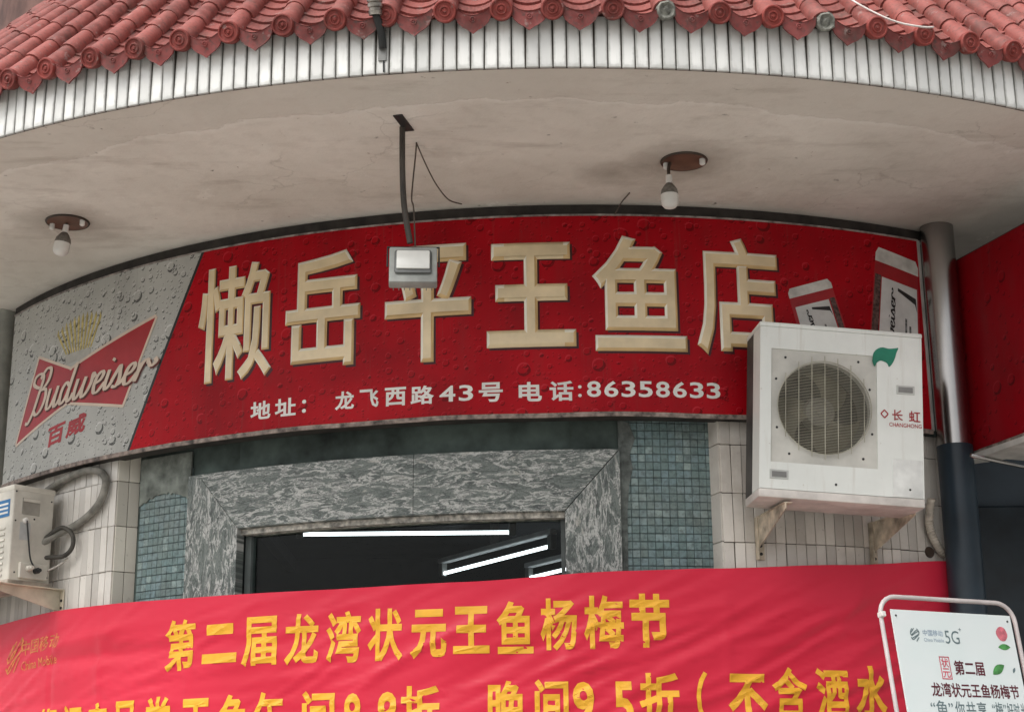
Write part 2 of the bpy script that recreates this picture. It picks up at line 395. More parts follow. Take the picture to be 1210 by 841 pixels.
MACO = plain('ac_old_white', (.60, .57, .50), .45, var=.14, sc=6)
MDARK = plain('dark_plastic', (.025, .026, .026), .5); MGREYP = plain('grey_plastic', (.22, .22, .21), .5)
MRUST = plain('dirty_cream_metal', (.55, .47, .36), .55, var=.3, sc=14)
MBANNER = None

# ------------------------------------------------------------------ setting: ground and terrace
bm = bmesh.new(); bmesh.ops.create_grid(bm, x_segments=2, y_segments=2, size=600)
g = put('ground', tomesh(bm, 'ground'), plain('street_concrete', (.30, .29, .27), .85, var=.2, sc=1.5)); tag(g, kind='structure')
bm = bmesh.new(); box(bm, -9, 9, 5.4, 16, 0, ZT, bev=.02)
g = put('terrace', tomesh(bm, 'terrace'), plain('terrace_concrete', (.36, .34, .31), .8, var=.2, sc=2.5)); tag(g, kind='structure')

# ------------------------------------------------------------------ corner building
JL0, JR0 = -1.90, -.04
B = thing('corner_building', (CS.x, CS.y, ZT), 'curved corner building with red barrel-tile eave, cream tiles and teal mosaic', 'building')
HA0, HA1, HZ0, HZ1 = JL0, JR0, 1.60, 3.25                    # window opening
for a0, a1, z0, z1 in ((-5.4, HA0, ZT, ZS), (HA1, 2.12, ZT, ZS), (HA0, HA1, HZ1, ZS), (HA0, HA1, ZT, HZ0)):
    put('rendered_wall', bent_box('rendered_wall', a0, a1, z0, z1, -.18, 0, smap(RW - .012), .1), MWALL, B)
# soffit
bm = bmesh.new(); n = 60; lo = []; hi = []
for i in range(n + 1):
    t = i / n
    o = CE + Vector((sin(R_(-62 + 122 * t)), -cos(R_(-62 + 122 * t)), 0)) * (RE - .0125)
    q = CS + Vector((sin(R_(-74 + 142 * t)), -cos(R_(-74 + 142 * t)), 0)) * 3.9
    lo.append((bm.verts.new((o.x, o.y, ZS)), bm.verts.new((q.x, q.y, ZS)))); hi.append((bm.verts.new((o.x, o.y, ZS + .12)), bm.verts.new((q.x, q.y, ZS + .12))))
for i in range(n):
    bm.faces.new((lo[i][0], lo[i][1], lo[i + 1][1], lo[i + 1][0])); bm.faces.new((hi[i][0], hi[i + 1][0], hi[i + 1][1], hi[i][1]))
    bm.faces.new((lo[i][0], lo[i + 1][0], hi[i + 1][0], hi[i][0]))
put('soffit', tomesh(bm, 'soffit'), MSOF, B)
# fascia and its strip tiles
fas = put('fascia', bent_box('fascia', -R_(60) * RE, R_(60) * RE, ZS - .001, ZS + .235, -.012, -.007, emap(RE), .15), MGROUT, B)
FP = R_(2.64) / 4
FH = .236
ft = boxmesh('fascia_tile', -.0264, .0264, -.007, .006, -.002, FH, .003); ft.materials.append(m_glazed('white_strip_tile', .0264, -.002, FH + .2, (.76, .76, .73)))
for k in range(-46, 47):
    th = k * FP + R_(.2) + FP / 2
    M = frame(CE, th, RE - .002 + random.uniform(-.0012, .0012), ZS + random.uniform(-.001, .001)) @ Matrix.Rotation(R_(random.uniform(-.7, .7)), 4, 'Y') @ Matrix.Rotation(R_(random.uniform(-1.2, 1.2)), 4, 'X') @ Matrix.Rotation(R_(random.uniform(-2, 2)), 4, 'Z')
    put('fascia_tile', ft, None, fas, M)
# roof
PR = R_(48); CP = 2.64; R0 = RE + .05; Z0 = 5.025
bm = bmesh.new(); prev = None
for i in range(49):
    th = R_(-60 + 2.5 * i); d0, d1 = .065, 2.35
    pv = []
    for d, dz in ((d0, -.06), (d1, -.06)):
        r = R0 - d * cos(PR) - dz * sin(PR) * -1 * 0; z = Z0 + d * sin(PR) - .062
        pv.append(bm.verts.new((CE.x + r * sin(th), CE.y - r * cos(th), z)))
    r = RE - .02; pv.append(bm.verts.new((CE.x + r * sin(th), CE.y - r * cos(th), ZS + .237)))
    if prev: bm.faces.new((prev[0], pv[0], pv[1], prev[1])); bm.faces.new((prev[2], pv[2], pv[0], prev[0]))
    prev = pv
roof = put('roof', tomesh(bm, 'roof', True), plain('roof_bedding', (.13, .075, .065), .9), B)
def slope(th, d, dn=0.):
    return frame(CE, th, R0 - d * cos(PR), Z0 + d * sin(PR)) @ Matrix.Rotation(PR, 4, 'X') @ Matrix.Translation((0, 0, dn))
# half-round cover tile
def cover_mesh(L=.200):
    bm = bmesh.new(); ns = 9; rows = []
    for y, ro in ((0, .0480), (.010, .0490), (L, .0405)):
        rows.append((y, ro))
    out = [[bm.verts.new((ro * sin(a), y, ro * cos(a))) for a in [R_(-108 + 216 * i / ns) for i in range(ns + 1)]] for y, ro in rows]
    inn = [[bm.verts.new(((ro - .008) * sin(a), y, (ro - .008) * cos(a))) for a in [R_(-108 + 216 * i / ns) for i in range(ns + 1)]] for y, ro in (rows[0], rows[-1])]
    for j in range(2):
        for i in range(ns): bm.faces.new((out[j][i], out[j][i + 1], out[j + 1][i + 1], out[j + 1][i]))
    for i in range(ns): bm.faces.new((out[0][i + 1], out[0][i], inn[0][i], inn[0][i + 1]))
    return tomesh(bm, 'cover_tile', angle=40)
def pan_mesh(L=.13, th=.013):
    bm = bmesh.new(); ns = 8; pr = [(-.5 + i / ns) for i in range(ns + 1)]
    zf = lambda x: -.034 * (1 - (2 * x) ** 2)
    t0 = [bm.verts.new((x, 0, zf(x))) for x in pr]; t1 = [bm.verts.new((x, L, zf(x))) for x in pr]; b0 = [bm.verts.new((x, 0, zf(x) - th)) for x in pr]
    for i in range(ns): bm.faces.new((t0[i], t0[i + 1], t1[i + 1], t1[i])); bm.faces.new((b0[i], b0[i + 1], t0[i + 1], t0[i]))
    return tomesh(bm, 'pan_tile', angle=40)
cv = cover_mesh(); cv.materials.append(MTILE); pn = pan_mesh(); pn.materials.append(MPAN)
# end cap: disc with raised rim, ring and a coiled boss
bm = bmesh.new(); lathe(bm, [(.047, -.035), (.0495, -.004), (.050, .004), (.046, .010), (.041, .010), (.038, .003), (.026, .003), (.022, .008), (.018, .008), (.015, .003), (.009, .004), (.005, .010), (0, .010)], 24)
tube(bm, [(.006 * cos(a) * (1 + a * .22), .006 * sin(a) * (1 + a * .22), .006) for a in [i * .5 for i in range(10)]], .0022, 5)
capm = tomesh(bm, 'end_cap', angle=40); capm.materials.append(MCAP)
bm = bmesh.new(); lathe(bm, [(.043, -.03), (.041, .0), (.034, .006), (.022, -.006), (.01, .004), (0, .002)], 14)
for v in bm.verts: v.co += noise.noise_vector(v.co * 60) * .006
stubm = tomesh(bm, 'mortar_stub', angle=40); stubm.materials.append(plain('grey_mortar', (.24, .24, .21), .9, var=.3, sc=40, bump=.5))
# drip tile: tongue with a point
bm = bmesh.new(); dp = []
for i in range(9):
    x = -.080 + .16 * i / 8; dp.append((x, .028 - .034 * (1 - (x / .08) ** 2)))
bot = [(.081, .012), (.076, -.016), (.064, -.040), (.044, -.058), (.020, -.071), (0, -.086)]
outl = dp + bot + [(-x, z) for x, z in reversed(bot[:-1])]
fr = [bm.verts.new((x, -.006 - .012 * (1 - (x / .08) ** 2), z)) for x, z in outl]
bk = [bm.verts.new((x, .004 - .012 * (1 - (x / .08) ** 2), z)) for x, z in outl]
inr = [bm.verts.new((x * .82, -.003 - .012 * (1 - (x * .82 / .08) ** 2), -.024 + (z + .024) * .80)) for x, z in outl]
no = len(outl)
for i in range(no):
    j = (i + 1) % no
    bm.faces.new((fr[i], fr[j], inr[j], inr[i])); bm.faces.new((bk[j], bk[i], fr[i], fr[j]))
c0 = bm.verts.new((0, -.0185, -.030))
for i in range(no): bm.faces.new((inr[i], inr[(i + 1) % no], c0))
bm.faces.new(bk)
lathe(bm, [(.014, 0), (.012, .004), (.009, .004), (.007, .001), (.004, .003), (0, .005)], 10, Matrix.Translation((0, -.0165, -.026)) @ Matrix.Rotation(R_(90), 4, 'X'))
dripm = tomesh(bm, 'drip_tile', angle=30); dripm.materials.append(MDRIP)

cov_parts, pan_parts, rest_c, rest_p = [], [], [], []
for k in range(-9, 28):
    th = R_(-26.1 + CP * k) ; thm = th + R_(CP / 2)
    far = abs(k - 10)
    jit = R_(random.uniform(-.12, .12))
    grey = k in (12, 15)
    if grey:
        put('mortar_stub', stubm, None, roof, frame(CE, th, R0 + .026, Z0 - .012) @ Matrix.Rotation(R_(90 + 20), 4, 'X'))
    else:
        put('end_cap', capm, None, roof, frame(CE, th + jit, R0 + .030, Z0 - .014) @ Matrix.Rotation(R_(90 + random.uniform(14, 26)), 4, 'X') @ Matrix.Rotation(random.uniform(-.4, .4), 4, 'Z'))
    put('drip_tile', dripm, None, roof, frame(CE, thm + jit, R0 + .014, Z0 - .018 + random.uniform(-.003, .003)) @ Matrix.Rotation(R_(random.uniform(14, 26)), 4, 'X') @ Matrix.Rotation(R_(random.uniform(-3, 3)), 4, 'Y'))
    for j in range(13):
        d = -.004 + j * .172
        M = slope(th + jit, d, random.uniform(-.001, .001)) @ Matrix.Rotation(R_(random.uniform(-1.5, 1.5)), 4, 'Z')
        cov_parts.append((j, far, M, grey and j == 0))
    for j in range(26):
        d = -.018 + j * .086
        wd = (R0 - d * cos(PR)) * R_(CP) - .045
        M = slope(thm + jit * .5, d, .006 + random.uniform(-.0015, .0015)) @ Matrix.Rotation(R_(-6.5), 4, 'X') @ Matrix.Diagonal((wd, 1, 1, 1))
        pan_parts.append((j, far, M, 0))
# the pans that show largest are pieces of their own, the rest of them one mass
vis = lambda q: q[0] - q[1] * .75 + (20 if q[1] > 13 else 0)
cov_parts.sort(key=vis); rest_c = cov_parts[290:]; cov_parts = cov_parts[:290]
pan_parts.sort(key=vis); rest_p = pan_parts[290:]; pan_parts = pan_parts[:290]
for j, far, M, gr in cov_parts:
    put('cover_tile', cv, None, roof, M)
for j, far, M, gr in pan_parts: put('pan_tile', pn, None, roof, M)
def mass(name, src, items, mat):
    bm = bmesh.new()
    for it in items:
        t = src.copy(); t.transform(it[2]); bm.from_mesh(t); bpy.data.meshes.remove(t)
    o = put(name, tomesh(bm, name, angle=40), mat, roof); o['kind'] = 'stuff'
if rest_c: mass('upper_cover_tiles', cv, rest_c, MTILE)
mass('upper_pan_tiles', pn, rest_p, MPAN)

put('upper_wall', bent_box('upper_wall', -R_(75) * RE, R_(75) * RE, 6.2, 9.0, -.2, 0, emap(3.85), .2), plain('brown_render', (.16, .085, .07), .85, var=.3, sc=3, bump=.3), B)
# tiled piers: backing plus strip tiles
TP, TH = .0545, .245
def pier(a0, a1, mat, gm, lo, nm):
    bk_ = put('tiled_pier', bent_box('tiled_pier', a0, a1, ZT, 3.66 if nm == 'r' else ZS, -.1, -.006, smap(RP), .1), gm, B)
    me = boxmesh('wall_tile', -TP / 2 + .0016, TP / 2 - .0016, -.005, .006, .0018, TH - .0018, .0016); me.materials.append(mat)
    n_ = int(round((a1 - a0) / TP))
    for r in range(lo, 4 if nm == 'r' else 5):
        z = 2.802 + (r - 0) * TH
        if nm == 'l': z += .006
        for c in range(n_):
            a = a0 + (c + .5) * (a1 - a0) / n_
            if z + TH > 3.70 and nm == 'r': continue
            M = frame(CS, a / RS, RP - .001 + random.uniform(-.002, .0015), z + random.uniform(-.0012, .0012)) @ Matrix.Diagonal(((a1 - a0) / n_ * RP / RS / TP, 1, 1, 1)) @ Matrix.Rotation(R_(random.uniform(-.5, .5)), 4, 'Y') @ Matrix.Rotation(R_(random.uniform(-.8, .8)), 4, 'X') @ Matrix.Rotation(R_(random.uniform(-1.5, 1.5)), 4, 'Z')
            put('wall_tile', me, None, bk_, M)
    return bk_, me
pr, wt = pier(.722, 2.03, MWT, MGROUT, -2, 'r')
# the short top row of the right pier
mt = boxmesh('wall_tile', -TP / 2 + .0016, TP / 2 - .0016, -.005, .006, .0018, .118, .0016); mt.materials.append(MWT)
for c in range(24):
    a = .722 + (c + .5) * (2.03 - .722) / 24
    put('wall_tile', mt, None, pr, frame(CS, a / RS, RP - .001, 3.537))
pl, wl = pier(-4.3, -2.685, MWTL, MGROUTL, -2, 'l')
# splayed returns beside the mosaic
def splay(pt0, ang, n_, mat, par, z0=-2, z1=5, wid=TP):
    """tile columns running off from plan point pt0 in direction ang"""
    dx, dy = cos(ang), sin(ang)
    bm = bmesh.new(); M0 = Matrix.Translation((pt0[0], pt0[1], 0)) @ Matrix.Rotation(ang, 4, 'Z')
    box(bm, 0, n_ * wid, .006, .05, ZT, 3.75)
    put('pier_return', tomesh(bm, 'pier_return'), MGROUT, B, M0)
    me = boxmesh('wall_tile', -wid / 2 + .0016, wid / 2 - .0016, -.006, .006, .0018, TH - .0018, .0016); me.materials.append(mat)
    for r in range(z0, z1):
        for c in range(n_): put('wall_tile', me, None, par, M0 @ Matrix.Translation(((c + .5) * wid, 0, 2.802 + r * TH + .004)))
p0 = S(-2.682, 0, RP); splay((p0.x, p0.y), R_(31), 2, m_walltile('cream_pier_tile', (.60, .57, .49), .3), pl, wid=.062)
p1 = S(.722, 0, RP); p2 = S(.700, 0, RW)
splay((p2.x - .002, p2.y), math.atan2(p1.y - p2.y, p1.x - p2.x), 1, MWT, pr, -2, 4, wid=.10)

# mosaic panels
MP = .0402
mm = boxmesh('mosaic_tile', -MP / 2 + .0022, MP / 2 - .0022, -.004, .006, -MP / 2 + .0022, MP / 2 - .0022, .0022); mm.materials.append(MMOS)
def mosaic(a0, a1, z0, z1, skipf, label=None):
    p = put('mosaic_panel', bent_box('mosaic_panel', a0, a1, ZT, z1 + .1, -.01, -.002, smap(RW), .05), plain('mosaic_grout', (.10, .13, .13), .9, var=.3, sc=18), B)
    nc = int(round((a1 - a0) / MP)); nr = int((z1 - z0) / MP)
    for r in range(nr):
        for c in range(nc):
            a = a0 + (c + .5) * (a1 - a0) / nc; z = z0 + (r + .5) * MP
            if skipf(a, z): continue
            put('mosaic_tile', mm, None, p, frame(CS, a / RS, RW - .002 + random.uniform(-.0008, .0008), z) @ Matrix.Rotation(R_(random.uniform(-2.5, 2.5)), 4, 'Y'))
mosaic(-2.60, -2.215, 2.78, 3.475, lambda a, z: False)
mosaic(.232, .715, 2.78, 3.72, lambda a, z: False)
# smeared cement over the mosaic beside the granite, and the render patch above the left panel
bm = bmesh.new(); pts = [(.212, 2.8), (.245, 2.8), (.25, 3.2), (.262, 3.34), (.285, 3.43), (.27, 3.5), (.30, 3.58), (.27, 3.66), (.212, 3.68)]; prism(bm, pts, -.001, .010)
put('cement_smear', bend(bm, 'cement_smear', smap(RW), .03), plain('grey_cement', (.13, .145, .135), .9, var=.3, sc=25, bump=.5), B)
bm = bmesh.new(); pts = [*[(-2.60 + .385 * i / 24, 3.405 + .05 * sin(pi * i / 24) + .018 * noise.noise(Vector((i * .9, 2, 0)))) for i in range(25)], (-2.215, 3.66), (-2.60, 3.66)]; prism(bm, pts, -.001, .011)
put('render_patch', bend(bm, 'render_patch', smap(RW), .03), plain('grey_green_render', (.20, .22, .195), .9, var=.3, sc=12, bump=.5), B)

# granite window surround: slabs that follow the wall
GA0, GA1, GZ1 = -2.210, .213, 3.520
JL, JR, HB = -1.868, -.072, 3.212
WIN = put('window', None, None, B, Matrix.Translation(S(-1., 2.4, RW)))
def gslab(poly, mat):
    bm = bmesh.new(); prism(bm, poly, -.03, .034); put('granite_slab', bend(bm, 'granite_slab', smap(RW), .08), mat, WIN)
gslab([(GA0, 1.5), (JL, 1.5), (JL, HB), (GA0 + .09, GZ1 - .025), (GA0, GZ1)], MGRNV)
gslab([(GA0 + .004, GZ1), (GA0 + .094, GZ1 - .025), (JL + .004, HB), (-.86, HB), (-.86, GZ1)], MGRN)
gslab([(-.857, GZ1), (-.857, HB), (JR - .003, HB), (GA1 - .003, GZ1)], MGRN)
gslab([(JR, 1.5), (GA1, 1.5), (GA1, GZ1 - .003), (JR, HB - .003)], MGRNV)
gslab([(JL + .002, 1.5), (JR - .002, 1.5), (JR - .002, 1.64), (JL + .002, 1.64)], MGRN)
# aluminium window frame and pane
put('head_rail', bent_box('head_rail', JL + .001, JR - .001, HB - .028, HB - .001, -.10, -.004, smap(RW), .1), plain('flaking_white_frame', (.55, .52, .46), .6, var=.4, sc=30), WIN)
for x0, x1 in ((JL + .001, JL + .038), (JR - .022, JR - .001)):
    put('side_rail', bent_box('side_rail', x0, x1, 1.645, HB - .029, -.09, -.045, smap(RW), .1), plain('grey_green_aluminium', (.10, .115, .11), .45, var=.2), WIN)
t = NT('window_glass'); t.t.nodes.remove(t.b); gt = t.n('BsdfTransparent', {'Color': (.86, .90, .88, 1)}); gg = t.n('BsdfGlossy', {'Roughness': .0}); fr_ = t.n('Fresnel', {'IOR': 1.2})
ms = t.n('MixShader', {0: fr_.outputs[0], 1: gt.outputs[0], 2: gg.outputs[0]}); t.t.links.new(ms.outputs[0], t.t.nodes['Material Output'].inputs[0]); MGLASS = t.m
put('pane', bent_box('pane', JL + .03, JR - .015, 1.65, HB - .02, -.070, -.064, smap(RW), .2), MGLASS, WIN)
# the dim room behind the window
bm = bmesh.new()
RXL, RXR, RY0, RY1, RZC = -2.9, 2.0, 8.75, 11.9, 3.60
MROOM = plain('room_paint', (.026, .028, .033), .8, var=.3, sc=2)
def quad(bm, *p): bm.faces.new([bm.verts.new(q) for q in p])
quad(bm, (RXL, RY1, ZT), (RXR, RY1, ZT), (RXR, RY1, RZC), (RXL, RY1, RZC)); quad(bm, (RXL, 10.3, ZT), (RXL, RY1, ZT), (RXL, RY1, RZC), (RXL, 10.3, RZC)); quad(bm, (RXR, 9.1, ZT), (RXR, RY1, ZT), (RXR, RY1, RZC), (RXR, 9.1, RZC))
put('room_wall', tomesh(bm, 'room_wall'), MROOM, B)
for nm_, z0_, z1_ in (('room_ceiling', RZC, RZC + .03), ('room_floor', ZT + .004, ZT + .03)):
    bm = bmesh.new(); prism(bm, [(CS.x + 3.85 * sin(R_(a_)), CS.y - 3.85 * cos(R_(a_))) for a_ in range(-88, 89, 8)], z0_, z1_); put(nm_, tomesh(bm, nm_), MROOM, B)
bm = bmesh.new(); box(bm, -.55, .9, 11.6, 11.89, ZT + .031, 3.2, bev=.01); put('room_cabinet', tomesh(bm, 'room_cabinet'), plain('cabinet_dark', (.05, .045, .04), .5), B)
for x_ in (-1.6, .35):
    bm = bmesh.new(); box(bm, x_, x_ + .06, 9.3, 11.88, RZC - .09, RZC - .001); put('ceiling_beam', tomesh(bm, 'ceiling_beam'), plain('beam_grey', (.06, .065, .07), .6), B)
# fluorescent battens inside
t = NT('tube_light'); t.b.inputs['Emission Color'].default_value = (.86, .92, 1, 1); t.b.inputs['Emission Strength'].default_value = 4.0; t.set((.9, .9, .9)); MTUBE = t.m
def batten(p, q, label, r=.011):
    p, q = Vector(p), Vector(q); L = (q - p).length; an = math.atan2((q - p).y, (q - p).x)
    M = Matrix.Translation((p + q) / 2) @ Matrix.Rotation(an, 4, 'Z')
    T = thing('fluorescent_lamp', p, label, 'lamp', 'fluorescent lamps in the room', M)
    bm = bmesh.new(); tube(bm, [(-L / 2, 0, 0), (L / 2, 0, 0)], r, 10); put('tube', tomesh(bm, 'tube', angle=40), MTUBE, T, M)
    for s in (-1, 1):
        bm = bmesh.new(); box(bm, -.022, .022, -.02, .02, -.02, .066, bev=.004); put('holder', tomesh(bm, 'holder'), MGREYP, T, M @ Matrix.Translation((s * (L / 2 + .018), 0, 0)))
    bm = bmesh.new(); box(bm, -L / 2 - .04, L / 2 + .04, -.026, .026, .067, .10, bev=.004); put('housing', tomesh(bm, 'housing'), plain('batten_white', (.5, .5, .5), .5), T, M)
    bm = bmesh.new(); box(bm, -.02, .02, -.02, .02, .101, RZC - p.z, bev=.002); put('stem', tomesh(bm, 'stem'), MGREYP, T, M)
batten((-1.233, 9.8, 3.372), (-.025, 9.8, 3.415), 'long lit fluorescent lamp seen across the top of the window')
batten((-.458, 11.081, 3.36), (.218, 10.088, 3.36), 'slanting lit fluorescent lamp at the right of the window')
batten((.111, 11.294, 3.36), (.56, 10.63, 3.36), 'third fluorescent lamp, low at the right corner of the window')

# ------------------------------------------------------------------ shop sign
SG = thing('shop_sign', S(-.94, 3.64), 'long curved red and silver shop sign with gold characters under the eave', 'sign')
SA0, SA1, SZ0, SZ1 = -3.80, 1.912, 3.668, 4.712
put('sign_frame', bent_box('sign_frame', SA0 - .012, SA1 + .012, SZ0 - .012, SZ1 + .01, -.10, -.005, smap(RS), .08), MFRAME, SG)
put('header_trim', bent_box('header_trim', SA0 - .05, SA1 + .05, SZ1 + .012, ZS - .002, -.09, -.02, smap(RS), .08), MFRAME, SG)
bm = bmesh.new(); box(bm, SA0, SA1, SZ0 - .016, SZ0 + .006, -.004, .007)
me = bend(bm, 'edge_trim', lambda a, z, o: S(a, z + .006 * noise.noise(Vector((a * 2.3, 0, 0))), RS + o + .003 * noise.noise(Vector((a * 5, 3, 0)))), .04)
put('bottom_trim', me, MTRIM, SG)
put('top_trim', bent_box('top_trim', SA0, SA1, SZ1 - .004, SZ1 + .005, -.004, .005, smap(RS), .08), plain('thin_bright_trim', (.32, .28, .26), .5, var=.4, sc=20), SG)
put('end_trim', bent_box('end_trim', SA1 - .006, SA1 + .010, SZ0, SZ1, -.004, .006, smap(RS), .08), plain('aluminium_edge', (.5, .48, .46), .4), SG)
DT, DB = -2.063, -2.527                              # the diagonal between silver and red
dx = lambda z: DB + (DT - DB) * (z - 3.681) / (4.709 - 3.681)
put('silver_panel', bent_poly('silver_panel', [(SA0, SZ0), (dx(SZ0) - .011, SZ0), (dx(SZ1) - .011, SZ1), (SA0, SZ1)], -.004, 0, smap(RS)), MSILV, SG)
put('red_panel', bent_poly('red_panel', [(dx(SZ0) + .009, SZ0), (SA1, SZ0), (SA1, SZ1), (dx(SZ1) + .009, SZ1)], -.004, 0, smap(RS)), MRED, SG)
put('divider_stripe', bent_poly('divider_stripe', [(dx(SZ0) - .0105, SZ0), (dx(SZ0) + .0085, SZ0), (dx(SZ1) + .0085, SZ1), (dx(SZ1) - .0105, SZ1)], -.004, 0, smap(RS)), MBLACK, SG)
for ch, rc, bv in (('懒', (-2.07, -1.606, 3.959, 4.601), .013), ('岳', (-1.528, -1.109, 3.975, 4.599), .024), ('平', (-.977, -.528, 3.958, 4.58), .028), ('王', (-.45, -.002, 4.014, 4.566), .030), ('鱼', (.083, .557, 3.989, 4.60), .024), ('店', (.609, 1.051, 3.981, 4.608), .026)):
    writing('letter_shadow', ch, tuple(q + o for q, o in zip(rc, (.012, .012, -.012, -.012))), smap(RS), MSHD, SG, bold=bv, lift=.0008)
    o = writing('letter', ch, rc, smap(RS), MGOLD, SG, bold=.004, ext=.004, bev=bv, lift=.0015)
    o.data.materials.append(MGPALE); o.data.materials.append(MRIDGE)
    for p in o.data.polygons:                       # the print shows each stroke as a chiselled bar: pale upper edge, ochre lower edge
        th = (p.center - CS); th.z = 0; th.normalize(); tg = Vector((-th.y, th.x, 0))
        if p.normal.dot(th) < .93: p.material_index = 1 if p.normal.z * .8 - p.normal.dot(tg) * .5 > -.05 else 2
for s, rc in (('地', (-1.719, -1.600, 3.736, 3.832)), ('址', (-1.575, -1.455, 3.738, 3.832)), ('.', (-1.420, -1.397, 3.745, 3.766)), ('.', (-1.420, -1.397, 3.793, 3.814)),
              ('龙', (-1.238, -1.135, 3.742, 3.838)), ('飞', (-1.105, -1.005, 3.744, 3.838)), ('西', (-.972, -.862, 3.742, 3.838)), ('路', (-.838, -.718, 3.742, 3.838)), ('4', (-.690, -.610, 3.748, 3.830)), ('3', (-.592, -.520, 3.748, 3.830)), ('号', (-.492, -.372, 3.738, 3.838)),
              ('电', (-.293, -.178, 3.734, 3.834)), ('话', (-.140, -.022, 3.734, 3.836))):
    writing('small_character', s, rc, smap(RS), MWHITEP, SG, bold=.026 if s not in '43.' else .016 if s != '.' else 0.)
for z_ in (3.752, 3.796): writing('colon_dot', '.', (.001, .019, z_, z_ + .017), smap(RS), MWHITEP, SG, bold=0.)
for i, s in enumerate('86358633'): writing('phone_digit', s, (.045 + i * .0858, .045 + i * .0858 + .070, 3.752, 3.834), smap(RS), MWHITEP, SG, bold=.018)
# bow-tie beer logo
BT = [(-3.419, 4.359), (-3.070, 4.222), (-2.377, 4.394), (-2.594, 3.939), (-3.082, 4.037), (-3.633, 3.890)]
bow = put('bow_tie_logo', bent_poly('bow_tie_logo', BT, .0006, .0018, smap(RS)), MBOW, SG)
def outline(pts, wd, o0, o1, name, mat, par):
    n_ = len(pts)
    for i in range(n_):
        p, q = Vector((*pts[i], 0)), Vector((*pts[(i + 1) % n_], 0)); d = (q - p).normalized(); nn = Vector((-d.y, d.x, 0)) * wd
        put(name, bent_poly(name, [(v.x, v.y) for v in (p - d * wd * .5, q + d * wd * .5, q + d * wd * .5 + nn, p - d * wd * .5 + nn)], o0 + i * .0001, o1 + i * .0001, smap(RS)), mat, par)
outline(BT, .016, .0019, .0024, 'logo_border', MCREAM, bow)
def ribbons(name, strokes, place, wd, mat, par, mapf, o=.0035):
    """hand-drawn lettering: pen strokes with a broad nib held at a slant"""
    bm = bmesh.new()
    for si, st in enumerate(strokes):
        P = spline([(x, y, 0) for x, y in st], 7) if len(st) > 2 else [Vector((x, y, 0)) for x, y in st]
        L_, R2 = [], []
        for i, p in enumerate(P):
            d = (P[min(i + 1, len(P) - 1)] - P[max(i - 1, 0)]).normalized(); nn = Vector((-d.y, d.x, 0))
            k = wd * (.5 + .75 * abs(d.y)) * .5
            u = p + nn * k; v = p - nn * k
            L_.append(bm.verts.new((*place(u.x, u.y), o + si * .00012))); R2.append(bm.verts.new((*place(v.x, v.y), o + si * .00012)))
        for i in range(len(P) - 1): bm.faces.new((L_[i], R2[i], R2[i + 1], L_[i + 1]))
    uvm = bend(bm, name, mapf, .05); return put(name, uvm, mat, par)
SCR = [ # B
 [(.55, 1.25), (.2, 1.35), (-.15, 1.55), (-.1, 1.85), (.35, 1.95), (.75, 1.7), (.62, .9), (.42, .1), (.1, -.35), (-.2, -.3)],
 [(.45, 1.7), (.9, 2.1), (1.35, 2.0), (1.35, 1.5), (.95, 1.15), (.75, 1.1)], [(.75, 1.1), (1.25, 1.05), (1.4, .6), (1.2, .1), (.8, -.08), (.45, .15)],
 # u
 [(1.75, 1.0), (1.72, .35), (1.85, .0), (2.15, .1), (2.4, .6), (2.48, 1.0)], [(2.48, 1.0), (2.42, .4), (2.5, .02), (2.7, .05), (2.9, .3)],
 # d
 [(3.5, .85), (3.2, 1.0), (2.95, .7), (2.95, .2), (3.15, .0), (3.45, .25), (3.6, .8), (3.75, 1.9)], [(3.72, 1.7), (3.58, .5), (3.68, .03), (3.9, .1), (4.05, .35)],
 # w
 [(4.2, 1.0), (4.15, .4), (4.28, .0), (4.55, .15), (4.78, .6), (4.85, 1.0)], [(4.85, 1.0), (4.78, .4), (4.9, .0), (5.2, .15), (5.42, .6), (5.4, 1.05), (5.65, .85)],
 # e
 [(5.7, .45), (6.1, .6), (6.25, .85), (6.1, 1.02), (5.82, .85), (5.72, .4), (5.85, .03), (6.15, .03), (6.5, .4)],
 # i
 [(6.65, 1.0), (6.6, .35), (6.7, .02), (6.95, .15), (7.1, .4)], [(6.74, 1.42), (6.80, 1.55)],
 # s
 [(7.05, .35), (7.4, 1.05), (7.5, .8), (7.6, .35), (7.45, .02), (7.15, .08)], [(7.5, .05), (7.75, .15), (7.95, .4)],
 # e
 [(7.95, .45), (8.35, .6), (8.5, .85), (8.35, 1.02), (8.07, .85), (7.97, .4), (8.1, .03), (8.4, .03), (8.75, .4)],
 # r
 [(8.8, .95), (8.85, .5), (8.78, .0)], [(8.82, .4), (9.0, .9), (9.25, 1.05), (9.4, .85)], [(9.4, .85), (9.65, .65), (9.9, .85), (9.75, 1.05)]]
def bplace(x, y):
    u = x / 9.4; return (-3.50 + u * 1.06 + y * .040, 4.030 + u * .025 + y * .118 * (1 - .12 * u))
ribbons('script_shadow', SCR, lambda x, y: (bplace(x, y)[0] + .010, bplace(x, y)[1] - .010), .20, MBLACK if False else plain('logo_shadow', (.10, .02, .015), .5), bow, smap(RS), .0026)
ribbons('script_lettering', SCR, bplace, .21, MCREAM, bow, smap(RS), .0045)
